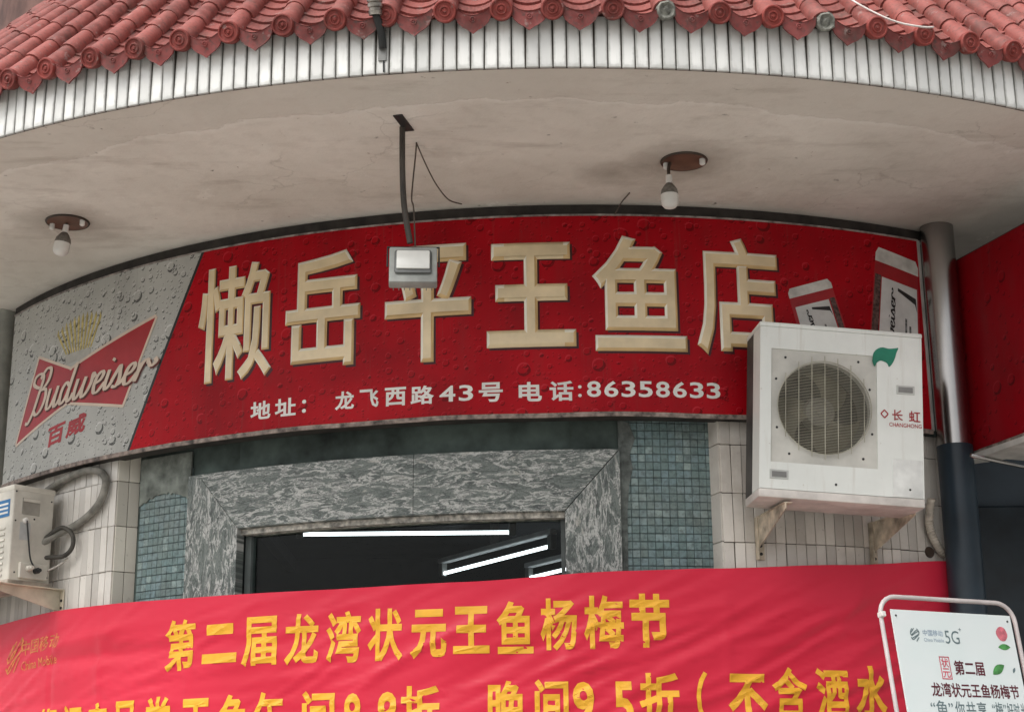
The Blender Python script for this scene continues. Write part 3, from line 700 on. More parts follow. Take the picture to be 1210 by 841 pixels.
# crown: a fan of gold strips over a pale base
crown = put('crown_base', bent_poly('crown_base', [(-3.125, 4.262), (-2.90, 4.272), (-2.895, 4.315), (-3.135, 4.318)], .0005, .0015, smap(RS)), plain('crown_pale', (.42, .41, .37), .5), bow)
for i in range(11):
    u = i / 10; x0 = -3.125 + .228 * u; x1 = -3.225 + .40 * u; top = 4.455 + .085 * sin(pi * (.25 + .62 * (1 - u)))
    put('crown_ray', bent_poly('crown_ray', [(x0 - .006, 4.322), (x0 + .006, 4.322), (x1 + .010, top - .03), (x1, top), (x1 - .010, top - .03)], .0005, .0017, smap(RS)), MGOLDP, bow)
for s, rc in (('百', (-3.275, -3.105, 3.800, 3.915)), ('威', (-3.085, -2.905, 3.822, 3.935))):
    writing('red_character', s, rc, smap(RS), MBOW, SG, bold=.035, skew=.16, tilt=.1)
# printed beer cans at the right end
MCAN = plain('can_silver', (.62, .62, .58), .4, var=.15, sc=15); MCANR = plain('can_red', (.34, .015, .02), .4, var=.15, sc=10)
def can(quadpts, scr, body_side):
    """quad = top-left, top-right, bottom-right, bottom-left in wall metres"""
    tl, tr, br, bl = [Vector((*p, 0)) for p in quadpts]
    f2 = lambda u, v: tuple((tl.lerp(tr, u).lerp(bl.lerp(br, u), v)).xy)
    cp = put('printed_can', bent_poly('printed_can', [f2(.04, 0), f2(.96, 0), f2(1, .05), f2(1, 1), f2(0, 1), f2(0, .05)], .0005, .0012, smap(RS)), MCANR, SG)
    put('can_lid', bent_poly('can_lid', [f2(.06, 0), f2(.94, 0), f2(1, .05), f2(1, .115), f2(0, .115), f2(0, .05)], .0013, .0018, smap(RS)), MCAN, cp)
    l0, l1 = ((.07, .83) if body_side > 0 else (.17, .96))
    put('can_label', bent_poly('can_label', [f2(l0, .23), f2(l1, .23), f2(l1, 1), f2(l0, 1)], .0013, .0018, smap(RS)), plain('can_label_white', (.66, .68, .66), .4, var=.1), cp)
    u0, u1 = (.86, .97) if body_side > 0 else (.02, .15)
    put('can_side', bent_poly('can_side', [f2(u0, .22), f2(u1, .22), f2(u1, 1), f2(u0, 1)], .0013, .0018, smap(RS)), plain('can_side_dark', (.12, .07, .06), .5, var=.5, sc=60), cp)
    pl_ = lambda x, y: f2(l0 + (l1 - l0) * (.38 - y * .10), 1.02 - x * .073)
    ribbons('can_script', SCR, pl_, .22, MBLACK, cp, smap(RS), .0021)
    for k in range(3):
        q0, q1 = l0 + (l1 - l0) * (.66 + .11 * k), l0 + (l1 - l0) * (.71 + .11 * k)
        put('can_small_print', bent_poly('can_small_print', [f2(q0, .50 + .05 * k), f2(q1, .50 + .05 * k), f2(q1, .95), f2(q0, .95)], .0020, .0023, smap(RS)), plain('grey_print', (.16, .17, .17), .5, var=.7, sc=70), cp)
    put('can_tick', bent_poly('can_tick', [f2(l0 + .45 * (l1 - l0), .275), f2(l1 - .03, .31), f2(l1 - .01, .42), f2(l1 - .05, .36), f2(l0 + .45 * (l1 - l0), .30)], .0020, .0023, smap(RS)), MBLACK, cp)
can([(1.10, 4.350), (1.345, 4.432), (1.475, 3.99), (1.200, 3.92)], 1, 1)
can([(1.640, 4.643), (1.902, 4.585), (1.860, 3.90), (1.535, 3.96)], 1, -1)

# ------------------------------------------------------------------ red banner over the entrance
def btop(a):
    K = [(-4.2, 2.846), (-3.775, 2.858), (-3.09, 2.873), (-2.62, 2.866), (-2.08, 2.852), (-1.22, 2.842), (-.52, 2.852), (.2, 2.892), (.68, 2.908), (1.36, 2.945), (1.985, 2.998)]
    for (x0, y0), (x1, y1) in zip(K, K[1:]):
        if a <= x1:
            t_ = (a - x0) / (x1 - x0); t_ = t_ * t_ * (3 - 2 * t_) * .5 + t_ * .5; return y0 + (y1 - y0) * t_
    return K[-1][1]
def wrinkle(a, z):
    u = z - btop(a); s_ = 0
    # pulled diagonals rising to the right, strongest on the right half
    for ang, fr1, am, sd in ((.32, 9, .008, 1), (.42, 17, .005, 5), (.22, 5.2, .008, 9), (.38, 34, .003, 13)):
        q = u * cos(ang) - a * sin(ang)
        s_ += am * noise.noise(Vector((q * fr1, (a * cos(ang) + u * sin(ang)) * 1.1, sd))) * (1.0 + .35 * (a + 1))if a > -1 else am * .75 * noise.noise(Vector((u * fr1 * .8 - a * .9, a * 1.6, sd)))
    for ang, fr1, am, sd in ((.30, 7.5, .010, 21), (.45, 4.2, .012, 25), (.18, 12, .006, 29), (.36, 19, .0035, 33)):     # sharp pulled creases
        q = u * cos(ang) - a * sin(ang); nn_ = noise.noise(Vector((q * fr1, (a * cos(ang) + u * sin(ang)) * .8, sd)))
        s_ += am * (max(0, 1 - abs(nn_) * 7) ** 2) * (1 if a > -.2 else .75)
    # hanging creases near the left end, fold marks of the packed cloth
    for c in (-2.68, -2.06, -3.1, .7):
        s_ += .004 * math.exp(-((a - c) / .018) ** 2) * (1 if c != -3.1 else -1.6)
    s_ += .022 * math.exp(-((u + .17 - .12 * (a + 2.9)) / .035) ** 2) * math.exp(-((a + 2.75) / .45) ** 2)
    s_ -= .018 * math.exp(-((u + .27 - .05 * (a + 2.9)) / .04) ** 2) * math.exp(-((a + 2.6) / .6) ** 2)
    return s_ * min(1, .25 - u * 3)
bmap = lambda a, z, o: S(a, z, RB + .012 + wrinkle(a, z) + o)
bm = bmesh.new(); na, nz = 300, 60; gv = []
for i in range(na + 1):
    a = -4.2 + (1.985 + 4.2) * i / na; row = []
    for j in range(nz + 1):
        z = btop(a) - .98 * j / nz; row.append(bm.verts.new(bmap(a, z, 0)))
    gv.append(row)
for i in range(na):
    for j in range(nz): bm.faces.new((gv[i][j], gv[i][j + 1], gv[i + 1][j + 1], gv[i + 1][j]))
t = NT('red_banner_cloth'); wv_ = t.n('NewGeometry').outputs['Position']
cc = t.mix(t.ramp(t.noise(wv_, 1.5, 4), .35, .7), (.60, .012, .042), (.67, .018, .054)); t.set(cc, .42, spec=.3); t.bump(t.noise(wv_, 420, 2), .1, .001); t.b.inputs['Sheen Weight'].default_value = .2
MBAN = t.m
ba = put('red_banner', tomesh(bm, 'red_banner', True), MBAN)
tag(ba, 'long wrinkled red cloth banner with yellow characters hung across the shop front', 'banner')
MYEL = plain('banner_yellow', (.84, .43, .03), .5, var=.08)
ROW1 = [('第', [-2.207, -2.016, 2.487, 2.746]), ('一', [-1.945, -1.785, 2.655, 2.707]), ('一', [-1.97, -1.761, 2.514, 2.562]), ('届', [-1.731, -1.532, 2.487, 2.73]), ('龙', [-1.488, -1.304, 2.483, 2.731]), ('湾', [-1.265, -1.083, 2.483, 2.733]), ('状', [-1.049, -.871, 2.483, 2.737]), ('元', [-.833, -.655, 2.489, 2.725]), ('王', [-.623, -.447, 2.508, 2.733]), ('鱼', [-.411, -.236, 2.504, 2.752]), ('杨', [-.201, -.026, 2.515, 2.762]), ('梅', [.007, .198, 2.52, 2.774]), ('节', [.227, .42, 2.526, 2.782])]
ROW2 = [('动', [-3.36, -3.22, 2.08, 2.345]), ('期', [-3.169, -3.016, 2.08, 2.355]), ('间', [-2.949, -2.804, 2.089, 2.36]), ('店', [-2.757, -2.597, 2.094, 2.361]), ('品', [-2.559, -2.369, 2.095, 2.358]), ('尝', [-2.318, -2.154, 2.107, 2.367]), ('王', [-2.082, -1.909, 2.091, 2.347]), ('鱼', [-1.859, -1.686, 2.104, 2.357]), ('午', [-1.652, -1.478, 2.11, 2.361]), ('间', [-1.386, -1.212, 2.106, 2.355]), ('8', [-1.163, -1.076, 2.12, 2.337]), ('.', [-1.052, -1.025, 2.12, 2.15]), ('8', [-.995, -.897, 2.12, 2.339]), ('折', [-.881, -.689, 2.118, 2.363]),
        ('晚', [-.456, -.282, 2.134, 2.378]), ('间', [-.233, -.073, 2.139, 2.382]), ('9', [-.053, .048, 2.15, 2.369]), ('.', [.075, .102, 2.15, 2.18]), ('5', [.14, .233, 2.15, 2.368]), ('折', [.263, .454, 2.163, 2.407]), ('（', [.537, .594, 2.17, 2.415]), ('不', [.694, .885, 2.159, 2.405]), ('含', [.916, 1.091, 2.192, 2.44]), ('酒', [1.136, 1.308, 2.19, 2.439]), ('水', [1.345, 1.521, 2.201, 2.453])]
for s, rc in ROW1 + ROW2:
    bold = {'（': .02, '.': .0, '一': .01}.get(s, .036 if s in '王元节不水' else .027)
    writing('yellow_character', s, rc, bmap, MYEL, ba, bold=bold, lift=.0024, step=.0206, hstep=.016)
MPY = plain('faded_yellow', (.72, .24, .08), .5, var=.2, sc=30)
writing('sponsor_characters', '中国移动', (-3.41, -3.035, 2.655, 2.735), bmap, MPY, ba, bold=.004, lift=.0016, step=.03, tilt=.05)
writing('sponsor_latin', 'China Mobile', (-3.41, -3.06, 2.575, 2.625), bmap, MPY, ba, bold=.006, lift=.0016, step=.03, tilt=.05)
def emblem(place, mat, par, mapf, wd, name='sponsor_emblem', o=.0016):
    st = [[(-.55, .95), (-.95, .35), (-.75, -.1), (.2, .35)], [(-.1, 1.0), (-.8, .35)], [(-.75, -.1), (.75, .55)], [(-.95, -.35), (-.6, -.75), (.35, -.25), (.9, .1)], [(.55, .95), (.95, .45), (.75, .1), (-.2, -.35)], [(.1, -1.0), (.8, -.35)], [(-.75, -.55), (.75, .1)], [(.95, .35), (.6, .75), (-.35, .25), (-.9, -.1)]]
    ribbons(name, st, place, wd, mat, par, mapf, o)
emblem(lambda x, y: (-3.495 + x * .085 + y * .02, 2.66 + y * .088 + x * .03), MPY, ba, bmap, .14)

# ------------------------------------------------------------------ air conditioner on the right pier
ACW, ACH, ACD = .80, .84, .26
ath = R_(6)
AM = Matrix.Translation((1.552, 7.86, 3.18)) @ Matrix.Rotation(ath, 4, 'Z') @ Matrix.Rotation(R_(3.4), 4, 'Y')      # origin: bottom centre of the front face
AC = thing('air_conditioner', (0, 0, 0), 'large white outdoor air-conditioner unit with round fan grille right of the sign', 'air conditioner', None, AM)
hw = ACW / 2
bm = bmesh.new()                                                                       # casing: sides, top, back with an open front
box(bm, -hw, -hw + .012, .14, ACD, .03, ACH - .012); box(bm, hw - .012, hw, .14, ACD, .03, ACH - .012)
box(bm, -hw, hw, ACD + .001, ACD + .012, .03, ACH - .012)
put('casing', tomesh(bm, 'casing'), plain('ac_side_grey', (.07, .065, .06), .6, var=.25, sc=8), AC, AM)
bm = bmesh.new(); box(bm, -hw - .004, hw + .004, -.004, ACD + .014, ACH - .011, ACH + .012, bev=.007, seg=2); put('top_cover', tomesh(bm, 'top_cover', angle=40), MACW, AC, AM)
bm = bmesh.new(); box(bm, -hw - .002, hw + .002, -.001, ACD + .012, -.012, .029, bev=.005, seg=2); put('base_tray', tomesh(bm, 'base_tray', angle=40), plain('ac_tray', (.62, .58, .54), .5, var=.15), AC, AM)
# front plate with the round opening
FX, FZ, FR = -.085, .440, .226
def plate_with_hole(name, x0, x1, z0, z1, y0, y1, cx, cz, r, mat, par, M, n=56):
    bm = bmesh.new(); a, b, c_, d_ = [], [], [], []
    for i in range(n):
        t_ = 2 * pi * i / n + pi / 4; ux, uz = cos(t_), sin(t_)
        k = min([(x1 - cx) / ux if ux > 1e-9 else 9, (x0 - cx) / ux if ux < -1e-9 else 9, (z1 - cz) / uz if uz > 1e-9 else 9, (z0 - cz) / uz if uz < -1e-9 else 9])
        a.append(bm.verts.new((cx + r * ux, y0, cz + r * uz))); b.append(bm.verts.new((cx + k * ux, y0, cz + k * uz)))
        c_.append(bm.verts.new((cx + r * ux, y1, cz + r * uz))); d_.append(bm.verts.new((cx + k * ux, y1, cz + k * uz)))
    # real corners
    for X, Zc in ((x0, z0), (x0, z1), (x1, z0), (x1, z1)):
        i = min(range(n), key=lambda q: (b[q].co.x - X) ** 2 + (b[q].co.z - Zc) ** 2)
        b[i].co.x = X; b[i].co.z = Zc; d_[i].co.x = X; d_[i].co.z = Zc
    for i in range(n):
        j = (i + 1) % n
        bm.faces.new((a[i], a[j], b[j], b[i])); bm.faces.new((a[j], a[i], c_[i], c_[j])); bm.faces.new((b[i], b[j], d_[j], d_[i]))
    return put(name, tomesh(bm, name), mat, par, M)
PX0, PX1, PZ0, PZ1 = -.345, .175, .160, .720
# front skin around the fan panel
bm = bmesh.new()
for q in ((-hw, PX0, .03, ACH - .012), (PX1, hw, .03, ACH - .012), (PX0 + .0001, PX1 - .0001, .03, PZ0), (PX0 + .0001, PX1 - .0001, PZ1, ACH - .012)): box(bm, q[0], q[1], 0, .02, q[2], q[3])
box(bm, -hw, -hw + .012, .0201, .139, .03, ACH - .012); box(bm, hw - .012, hw, .0201, .139, .03, ACH - .012)
front = put('front_panel', tomesh(bm, 'front_panel'), MACW, AC, AM)
plate_with_hole('fan_panel', PX0, PX1, PZ0, PZ1, .006, .045, FX, FZ, FR, plain('ac_fan_panel', (.56, .55, .50), .45, var=.12, sc=6), AC, AM)
bm = bmesh.new(); lathe(bm, [(FR, 0), (FR - .012, .02), (FR - .02, .10)], 48, Matrix.Translation((FX, .045, FZ)) @ Matrix.Rotation(R_(-90), 4, 'X')); put('fan_shroud', tomesh(bm, 'fan_shroud', True), plain('shroud_grey', (.08, .08, .07), .6), AC, AM)
bm = bmesh.new(); box(bm, -hw + .013, hw - .013, .20, .21, .031, ACH - .013); put('condenser_coil', tomesh(bm, 'condenser_coil'), plain('coil_dark', (.025, .026, .025), .6, var=.3, sc=60), AC, AM)
# fan: hub and three swept blades
MFAN = plain('fan_beige', (.14, .128, .09), .55, var=.2, sc=8)
FM = AM @ Matrix.Translation((FX, .11, FZ)) @ Matrix.Rotation(R_(90), 4, 'X')
bm = bmesh.new(); lathe(bm, [(.075, -.05), (.078, .02), (.07, .035), (.05, .04), (.045, .034), (.02, .034), (.016, .042), (0, .042)], 28)
fan = put('fan', tomesh(bm, 'fan', angle=35), plain('fan_hub_grey', (.12, .115, .095), .5), AC, FM)
bm = bmesh.new(); gr2 = []
for i in range(7):
    row = []
    for j in range(9):
        rr_ = .066 + .140 * i / 6; t_ = R_(-8 + 74 * j / 8) + .5 * (i / 6) ** 1.5
        row.append(bm.verts.new((rr_ * cos(t_), rr_ * sin(t_), -.03 + .07 * j / 8 - .02 * (i / 6))))
    gr2.append(row)
for i in range(6):
    for j in range(8): bm.faces.new((gr2[i][j], gr2[i][j + 1], gr2[i + 1][j + 1], gr2[i + 1][j]))
blm = tomesh(bm, 'blade', True); blm.materials.append(MFAN)
for k in range(3):
    o = put('blade', blm, None, fan, FM @ Matrix.Rotation(R_(20 + 120 * k), 4, 'Z')); 
# wire guard
bm = bmesh.new()
for k in range(-29, 30):
    h = k * .0076; L = math.sqrt(max(0, (FR + .004) ** 2 - h * h))
    tube(bm, [(FX - L, -.010, FZ + h), (FX + L, -.010, FZ + h)], .0011, 4, False)
for k in range(-3, 4):
    h = k * .064; L = math.sqrt(max(0, (FR + .010) ** 2 - h * h)) + .02
    tube(bm, [(FX + h, -.013, FZ - L), (FX + h, -.013, FZ + L)], .0023, 5)
tube(bm, [(FX + (FR + .004) * cos(i * pi / 24), -.010, FZ + (FR + .004) * sin(i * pi / 24)) for i in range(49)], .0023, 5, False)
put('wire_guard', tomesh(bm, 'wire_guard'), plain('guard_cream', (.42, .40, .32), .5), AC, AM)
scm = None
for x, z in ((PX0 + .07, PZ1 - .04), (PX1 - .09, PZ1 - .035), (PX0 + .025, PZ1 - .15), (PX1 - .035, PZ1 - .17), (PX0 + .03, PZ0 + .17), (PX1 - .025, PZ0 + .17), (PX0 + .09, PZ0 + .045), (PX1 - .07, PZ0 + .045), (-.03, .07), (.33, .07)):
    bm = bmesh.new(); lathe(bm, [(.006, 0), (.006, .003), (0, .005)], 8, Matrix.Rotation(R_(90), 4, 'X')); put('screw', tomesh(bm, 'screw'), MDARK, AC, AM @ Matrix.Translation((x, .006 if PX0 < x < PX1 and z > PZ0 else 0, z)))
for x, z in ((-.305, .100), (.315, .560)):                                             # recessed hand grips
    bm = bmesh.new(); box(bm, x - .045, x + .045, -.004, -.0005, z - .022, z + .022, bev=.0015); gp = put('hand_grip', tomesh(bm, 'hand_grip'), plain('grip_frame', (.55, .56, .53), .5), AC, AM)
    bm = bmesh.new(); box(bm, x - .035, x + .035, -.0065, -.0042, z - .013, z + .013); put('grip_slot', tomesh(bm, 'grip_slot'), MGREYP, gp, AM)
bm = bmesh.new(); box(bm, .245, .394, -.003, -.0005, .032, .215, bev=.001); put('service_cover', tomesh(bm, 'service_cover'), plain('ac_service_white', (.74, .75, .72), .36), AC, AM)
# printed marks
amap = lambda x, z, o: AM @ Vector((x, -.0012 - o, z))
leaf = [(.215 + (x_ - .25) * .80, .715 + (z_ - .70) * .80) for x_, z_ in [(.172, .672), (.178, .72), (.20, .75), (.235, .765), (.275, .760), (.315, .765), (.335, .768), (.322, .735), (.312, .70), (.295, .665), (.275, .645), (.262, .668), (.225, .680), (.200, .665), (.185, .640)]]
leaf = [tuple(v.xy) for v in spline([(x, y, 0) for x, y in leaf + leaf[:1]], 4)[:-1]]
bm = bmesh.new(); prism(bm, leaf, .0, .0008); put('leaf_mark', bend(bm, 'leaf_mark', amap, None), plain('leaf_green', (.012, .20, .12), .4), AC)
writing('brand_characters', '长', (.247, .300, .405, .458), amap, MBOW, AC, bold=.012, step=None)
writing('brand_characters', '虹', (.330, .386, .405, .458), amap, MBOW, AC, bold=.012, step=None)
writing('brand_latin', 'CHANGHONG', (.232, .392, .374, .394), amap, MBOW, AC, bold=.004, step=None)
ribbons('brand_diamond', [[(-1, 0), (0, 1)], [(0, 1), (1, 0)], [(1, 0), (0, -1)], [(0, -1), (-1, 0)]], lambda x, y: (.210 + x * .018, .434 + y * .020), .3, MBOW, AC, amap, .0006)
# wall brackets
def bracket(M, L, H, name, label, mat, group):
    T = thing(name, (0, 0, 0), label, 'bracket', group, M)                             # origin on the wall, -y outward, x along it
    bm = bmesh.new(); box(bm, -.022, .022, -.006, 0, -H - .05, .02, bev=.001); box(bm, -.022, -.017, -.04, -.006, -H - .05, .02); wp = put('wall_plate', tomesh(bm, 'wall_plate'), mat, T, M)
    for z in (-H + .06, -H + .02, -H - .02): 
        bm = bmesh.new(); lathe(bm, [(.008, 0), (.008, .004), (0, .007)], 8, Matrix.Translation((.004, -.006, z)) @ Matrix.Rotation(R_(90), 4, 'X')); put('bolt', tomesh(bm, 'bolt'), MDARK, wp, M)
    bm = bmesh.new(); box(bm, -.02, .02, -L, -.007, .015, .020); put('arm', tomesh(bm, 'arm'), mat, T, M)
    bm = bmesh.new(); poly = [(-.008, .0145), (-L, .0145), (-L, -.012), (-.008, -H)]
    v0 = [bm.verts.new((-.016, y, z)) for y, z in poly]; v1 = [bm.verts.new((-.011, y, z)) for y, z in poly]; bm.faces.new(v0); bm.faces.new(v1[::-1])
    for i in range(4): bm.faces.new((v0[i], v0[(i + 1) % 4], v1[(i + 1) % 4], v1[i]))
    put('gusset', tomesh(bm, 'gusset'), mat, T, M)
    return T
for a, lb in ((.905, 'dirty cream bracket under the left end of the large air conditioner'), (1.535, 'dirty cream bracket under the right end of the large air conditioner')):
    bracket(frame(CS, a / RS, RP + .006, 3.150), .41, .14, 'wall_bracket', lb, MRUST, 'air-conditioner wall brackets')
# ribbed drain hose from the unit into the wall hole
bm = bmesh.new(); hp = spline([S(1.845, 3.30, RP + .10), S(1.858, 3.21, RP + .055), S(1.876, 3.14, RP + .04), S(1.915, 3.075, RP + .035), S(1.968, 3.03, RP + .02)], 10)
tube(bm, hp, [.019 + .004 * (i % 2) for i in range(len(hp))], 10)
ho = put('drain_hose', tomesh(bm, 'drain_hose', angle=50), plain('hose_cream', (.50, .45, .38), .6, var=.25, sc=18)); tag(ho, 'taped cream hose curving down from the large air conditioner to the wall', 'hose')
bm = bmesh.new(); lathe(bm, [(.030, 0), (.026, .006), (.014, .004), (.0, .002)], 14); 
wh = put('wall_hole', tomesh(bm, 'wall_hole'), plain('hole_dark', (.08, .055, .04), .9), B, frame(CS, 1.885 / RS, RP + .004, 3.045) @ Matrix.Rotation(R_(90), 4, 'X'))

# ------------------------------------------------------------------ small air conditioner at the left edge
lth = R_(-42.7)
LM = frame(CS, lth, RP + .07, 3.005)                                                   # -y outward; its valve side is the plane x = 0
LA = thing('air_conditioner', (0, 0, 0), 'small cream outdoor air-conditioner unit with pipes at its side, cut by the left edge', 'air conditioner', None, LM)
LW, LH, LD = .78, .535, .255
bm = bmesh.new(); box(bm, -LW, 0, -LD, 0, .012, LH - .012, bev=.012, seg=3); put('casing', tomesh(bm, 'casing', angle=40), MACO, LA, LM)
bm = bmesh.new(); box(bm, -LW - .004, .004, -LD - .004, .004, LH - .030, LH + .004, bev=.01, seg=2); put('top_cover', tomesh(bm, 'top_cover', angle=40), MACO, LA, LM)
bm = bmesh.new(); box(bm, -LW - .004, .003, -LD - .003, .003, -.006, .020, bev=.004); put('base_tray', tomesh(bm, 'base_tray'), plain('old_tray', (.42, .36, .30), .6, var=.3), LA, LM)
bm = bmesh.new(); box(bm, .0005, .003, -.20, -.09, LH - .155, LH - .065, bev=.001); gp = put('hand_grip', tomesh(bm, 'hand_grip'), plain('old_grip', (.33, .31, .27), .6), LA, LM)
bm = bmesh.new(); box(bm, .0035, .010, -.195, -.095, LH - .085, LH - .068); put('grip_lip', tomesh(bm, 'grip_lip'), MACO, gp, LM)
bm = bmesh.new(); box(bm, .0005, .022, -.20, -.03, .03, .115, bev=.004); put('valve_cover', tomesh(bm, 'valve_cover'), MACO, LA, LM)
for k, (y, z) in enumerate(((-.150, .085), (-.105, .075))):
    bm = bmesh.new(); lathe(bm, [(.016, 0), (.016, .03), (.010, .032), (.010, .05), (0, .05)], 10, Matrix.Translation((.022, y, z)) @ Matrix.Rotation(R_(90), 4, 'Y')); put('valve', tomesh(bm, 'valve', angle=40), MDARK if k else MACO, LA, LM)
bm = bmesh.new(); lathe(bm, [(.017, 0), (.017, .010), (.010, .014), (0, .014)], 12, Matrix.Translation((.001, -.175, .345)) @ Matrix.Rotation(R_(90), 4, 'Y')); put('cable_gland', tomesh(bm, 'cable_gland', angle=40), MWHITEP, LA, LM)
bm = bmesh.new(); tube(bm, spline([(.014, -.172, .345), (.020, -.160, .25), (.022, -.140, .14), (.03, -.115, .09)], 6), .005, 6); put('cable', tomesh(bm, 'cable', True), MDARK, LA, LM)
bm = bmesh.new(); box(bm, .0005, .0015, -.205, -.14, .24, .335); put('data_label', tomesh(bm, 'data_label'), plain('faded_label', (.50, .51, .50), .5), LA, LM)
bm = bmesh.new(); box(bm, -.34, -.030, -LD - .0022, -LD - .0006, LH - .17, LH - .075); lb = put('blue_label', tomesh(bm, 'blue_label'), plain('label_blue', (.03, .16, .36), .45), LA, LM)
for r in range(3):
    bm = bmesh.new(); box(bm, -.20 + .01 * r, -.045, -LD - .0034, -LD - .0024, LH - .105 - .024 * r, LH - .094 - .024 * r); put('label_line', tomesh(bm, 'label_line'), MWHITEP, lb, LM)
for k in range(9):
    bm = bmesh.new(); box(bm, -LW + .05, -.06, -LD - .006, -LD - .0006, .04 + k * .032, .052 + k * .032, bev=.001); put('louvre', tomesh(bm, 'louvre'), MACO, LA, LM)
for y, z in ((-.24, .5), (-.235, .34), (-.22, .06), (-.02, .47), (-.02, .05), (-.12, .36)):
    bm = bmesh.new(); lathe(bm, [(.005, 0), (.005, .003), (0, .004)], 7, Matrix.Translation((.0006, y, z)) @ Matrix.Rotation(R_(90), 4, 'Y')); put('screw', tomesh(bm, 'screw'), MDARK, LA, LM)
bracket(frame(CS, R_(-42.2), RP + .006, 2.975), .42, .10, 'wall_bracket', 'cream bracket under the small air conditioner at the left edge', plain('clean_cream_metal', (.60, .54, .42), .5, var=.15), 'air-conditioner wall brackets')
# insulated pipe and dark loop
SP = lambda a, z, r=RP + .035: S(a, z, r)
bm = bmesh.new(); tube(bm, spline([SP(-3.29, 3.15, RP + .22), SP(-3.2, 3.21, RP + .16), SP(-3.10, 3.30, RP + .06), SP(-3.007, 3.325), SP(-2.881, 3.365), SP(-2.785, 3.425), SP(-2.742, 3.50), SP(-2.745, 3.56), SP(-2.80, 3.605), SP(-2.915, 3.625), SP(-3.07, 3.612), SP(-3.216, 3.585), SP(-3.4, 3.54)], 8), .0215, 10)
pp = put('insulated_pipe', tomesh(bm, 'insulated_pipe', True), plain('pipe_grey', (.24, .23, .20), .75, var=.3, sc=14, bump=.4)); tag(pp, 'grey insulated pipe curving up the tiled wall behind the small air conditioner', 'pipe')
bm = bmesh.new(); tube(bm, spline([SP(-3.30, 3.13, RP + .24), SP(-3.22, 3.20, RP + .16), SP(-3.09, 3.315, RP + .08), SP(-3.02, 3.31, RP + .06), SP(-2.975, 3.26, RP + .05), SP(-2.985, 3.20, RP + .05), SP(-3.05, 3.165, RP + .06), SP(-3.15, 3.165, RP + .10), SP(-3.26, 3.14, RP + .20)], 8), .0125, 9)
pp = put('copper_pipe_loop', tomesh(bm, 'copper_pipe_loop', True), plain('loop_dark', (.07, .065, .055), .7, var=.3, sc=14)); tag(pp, 'dark looped pipe beside the valves of the small air conditioner', 'pipe')
bm = bmesh.new(); tube(bm, spline([SP(-3.24, 3.075, RP + .19), SP(-3.16, 3.08, RP + .12), SP(-3.08, 3.12, RP + .06), SP(-3.04, 3.16, RP + .03)], 6), .006, 6)
pp = put('white_cable', tomesh(bm, 'white_cable', True), plain('cable_white', (.5, .47, .42), .6)); tag(pp, 'thin pale cable below the pipe loop of the small air conditioner', 'cable')

# ------------------------------------------------------------------ columns at both ends of the sign
def column(x, y, r, z0, zsplit, label, upmat, lowmat):
    T = thing('round_column', (x, y, z0), label, 'column')
    bm = bmesh.new(); lathe(bm, [(r, zsplit), (r, ZS - .002)], 40, Matrix.Translation((x, y, 0))); put('upper_shaft', tomesh(bm, 'upper_shaft', True), upmat, T)
    bm = bmesh.new(); lathe(bm, [(r + .003, z0), (r + .003, zsplit - .001)], 40, Matrix.Translation((x, y, 0))); put('lower_shaft', tomesh(bm, 'lower_shaft', True), lowmat, T)
    bm = bmesh.new(); lathe(bm, [(r + .05, z0), (r + .05, z0 + .02), (r + .003, z0 + .03)], 40, Matrix.Translation((x, y, 0))); put('base_ring', tomesh(bm, 'base_ring', angle=40), upmat, T)
column(2.272, 8.49, .088, ZT, 3.58, 'round stainless steel column with dark navy lower half right of the sign', MSTEEL, MNAVY)
pc = S(-4.0, 0, RS + .02); MPALE = plain('pale_column_paint', (.42, .43, .39), .6, var=.15)
column(pc.x, pc.y, .10, ZT, 3.6, 'pale painted column at the left end of the sign', MPALE, MPALE)

# ------------------------------------------------------------------ neighbouring shop at the right
NB = thing('neighbouring_shop', (3.2, 9.0, ZT), 'dark navy neighbouring shop front below the red side sign at right', 'building')
n0 = Vector((2.335, 8.62, 0)); n1 = Vector((2.93, 6.99, 0)); nd_ = (n1 - n0).normalized()
bm = bmesh.new(); quad(bm, (2.36, 9.1, ZT), (4.6, 9.1, ZT), (4.6, 9.1, ZS), (2.36, 9.1, ZS)); box(bm, 2.36, 4.6, 9.101, 9.2, ZT, ZS)
put('shop_wall', tomesh(bm, 'shop_wall'), MNAVY, NB)
for k in range(3):
    bm = bmesh.new(); box(bm, 2.40 + k * .62, 2.98 + k * .62, 9.06, 9.098, ZT + .02, 3.38, bev=.01); put('dark_panel', tomesh(bm, 'dark_panel'), plain('navy_panel', (.014, .022, .03), .3, var=.2), NB)
bm = bmesh.new(); prism(bm, [(n0.x - .06, n0.y + .02), (n1.x, n1.y), (4.3, 7.2), (4.3, 9.05), (2.52, 8.45)], 3.50, 3.53); put('canopy', tomesh(bm, 'canopy'), plain('canopy_grey', (.50, .49, .46), .6, var=.15), NB)
bm = bmesh.new(); tube(bm, [(2.30, 8.30, 3.488), (2.62, 8.56, 3.488), (3.3, 9.04, 3.488)], .011, 8); put('canopy_edge', tomesh(bm, 'canopy_edge', True), MSTEEL, NB)
NSM = Matrix.Translation((n0.x, n0.y, 3.545)) @ Matrix.Rotation(math.atan2(nd_.y, nd_.x), 4, 'Z')
NS = thing('side_sign', (0, 0, 0), 'plain red sign box coloured as in shade on the neighbouring shop right of the steel column', 'sign', None, NSM)
L = (n1 - n0).length
bm = bmesh.new(); box(bm, 0, L, .0, .12, 0, 1.06, bev=.004); put('sign_box', tomesh(bm, 'sign_box'), MFRAME, NS, NSM)
bm = bmesh.new(); box(bm, .01, L - .01, -.004, -.0005, .012, 1.05)
uvl = bm.loops.layers.uv.new('UVMap')
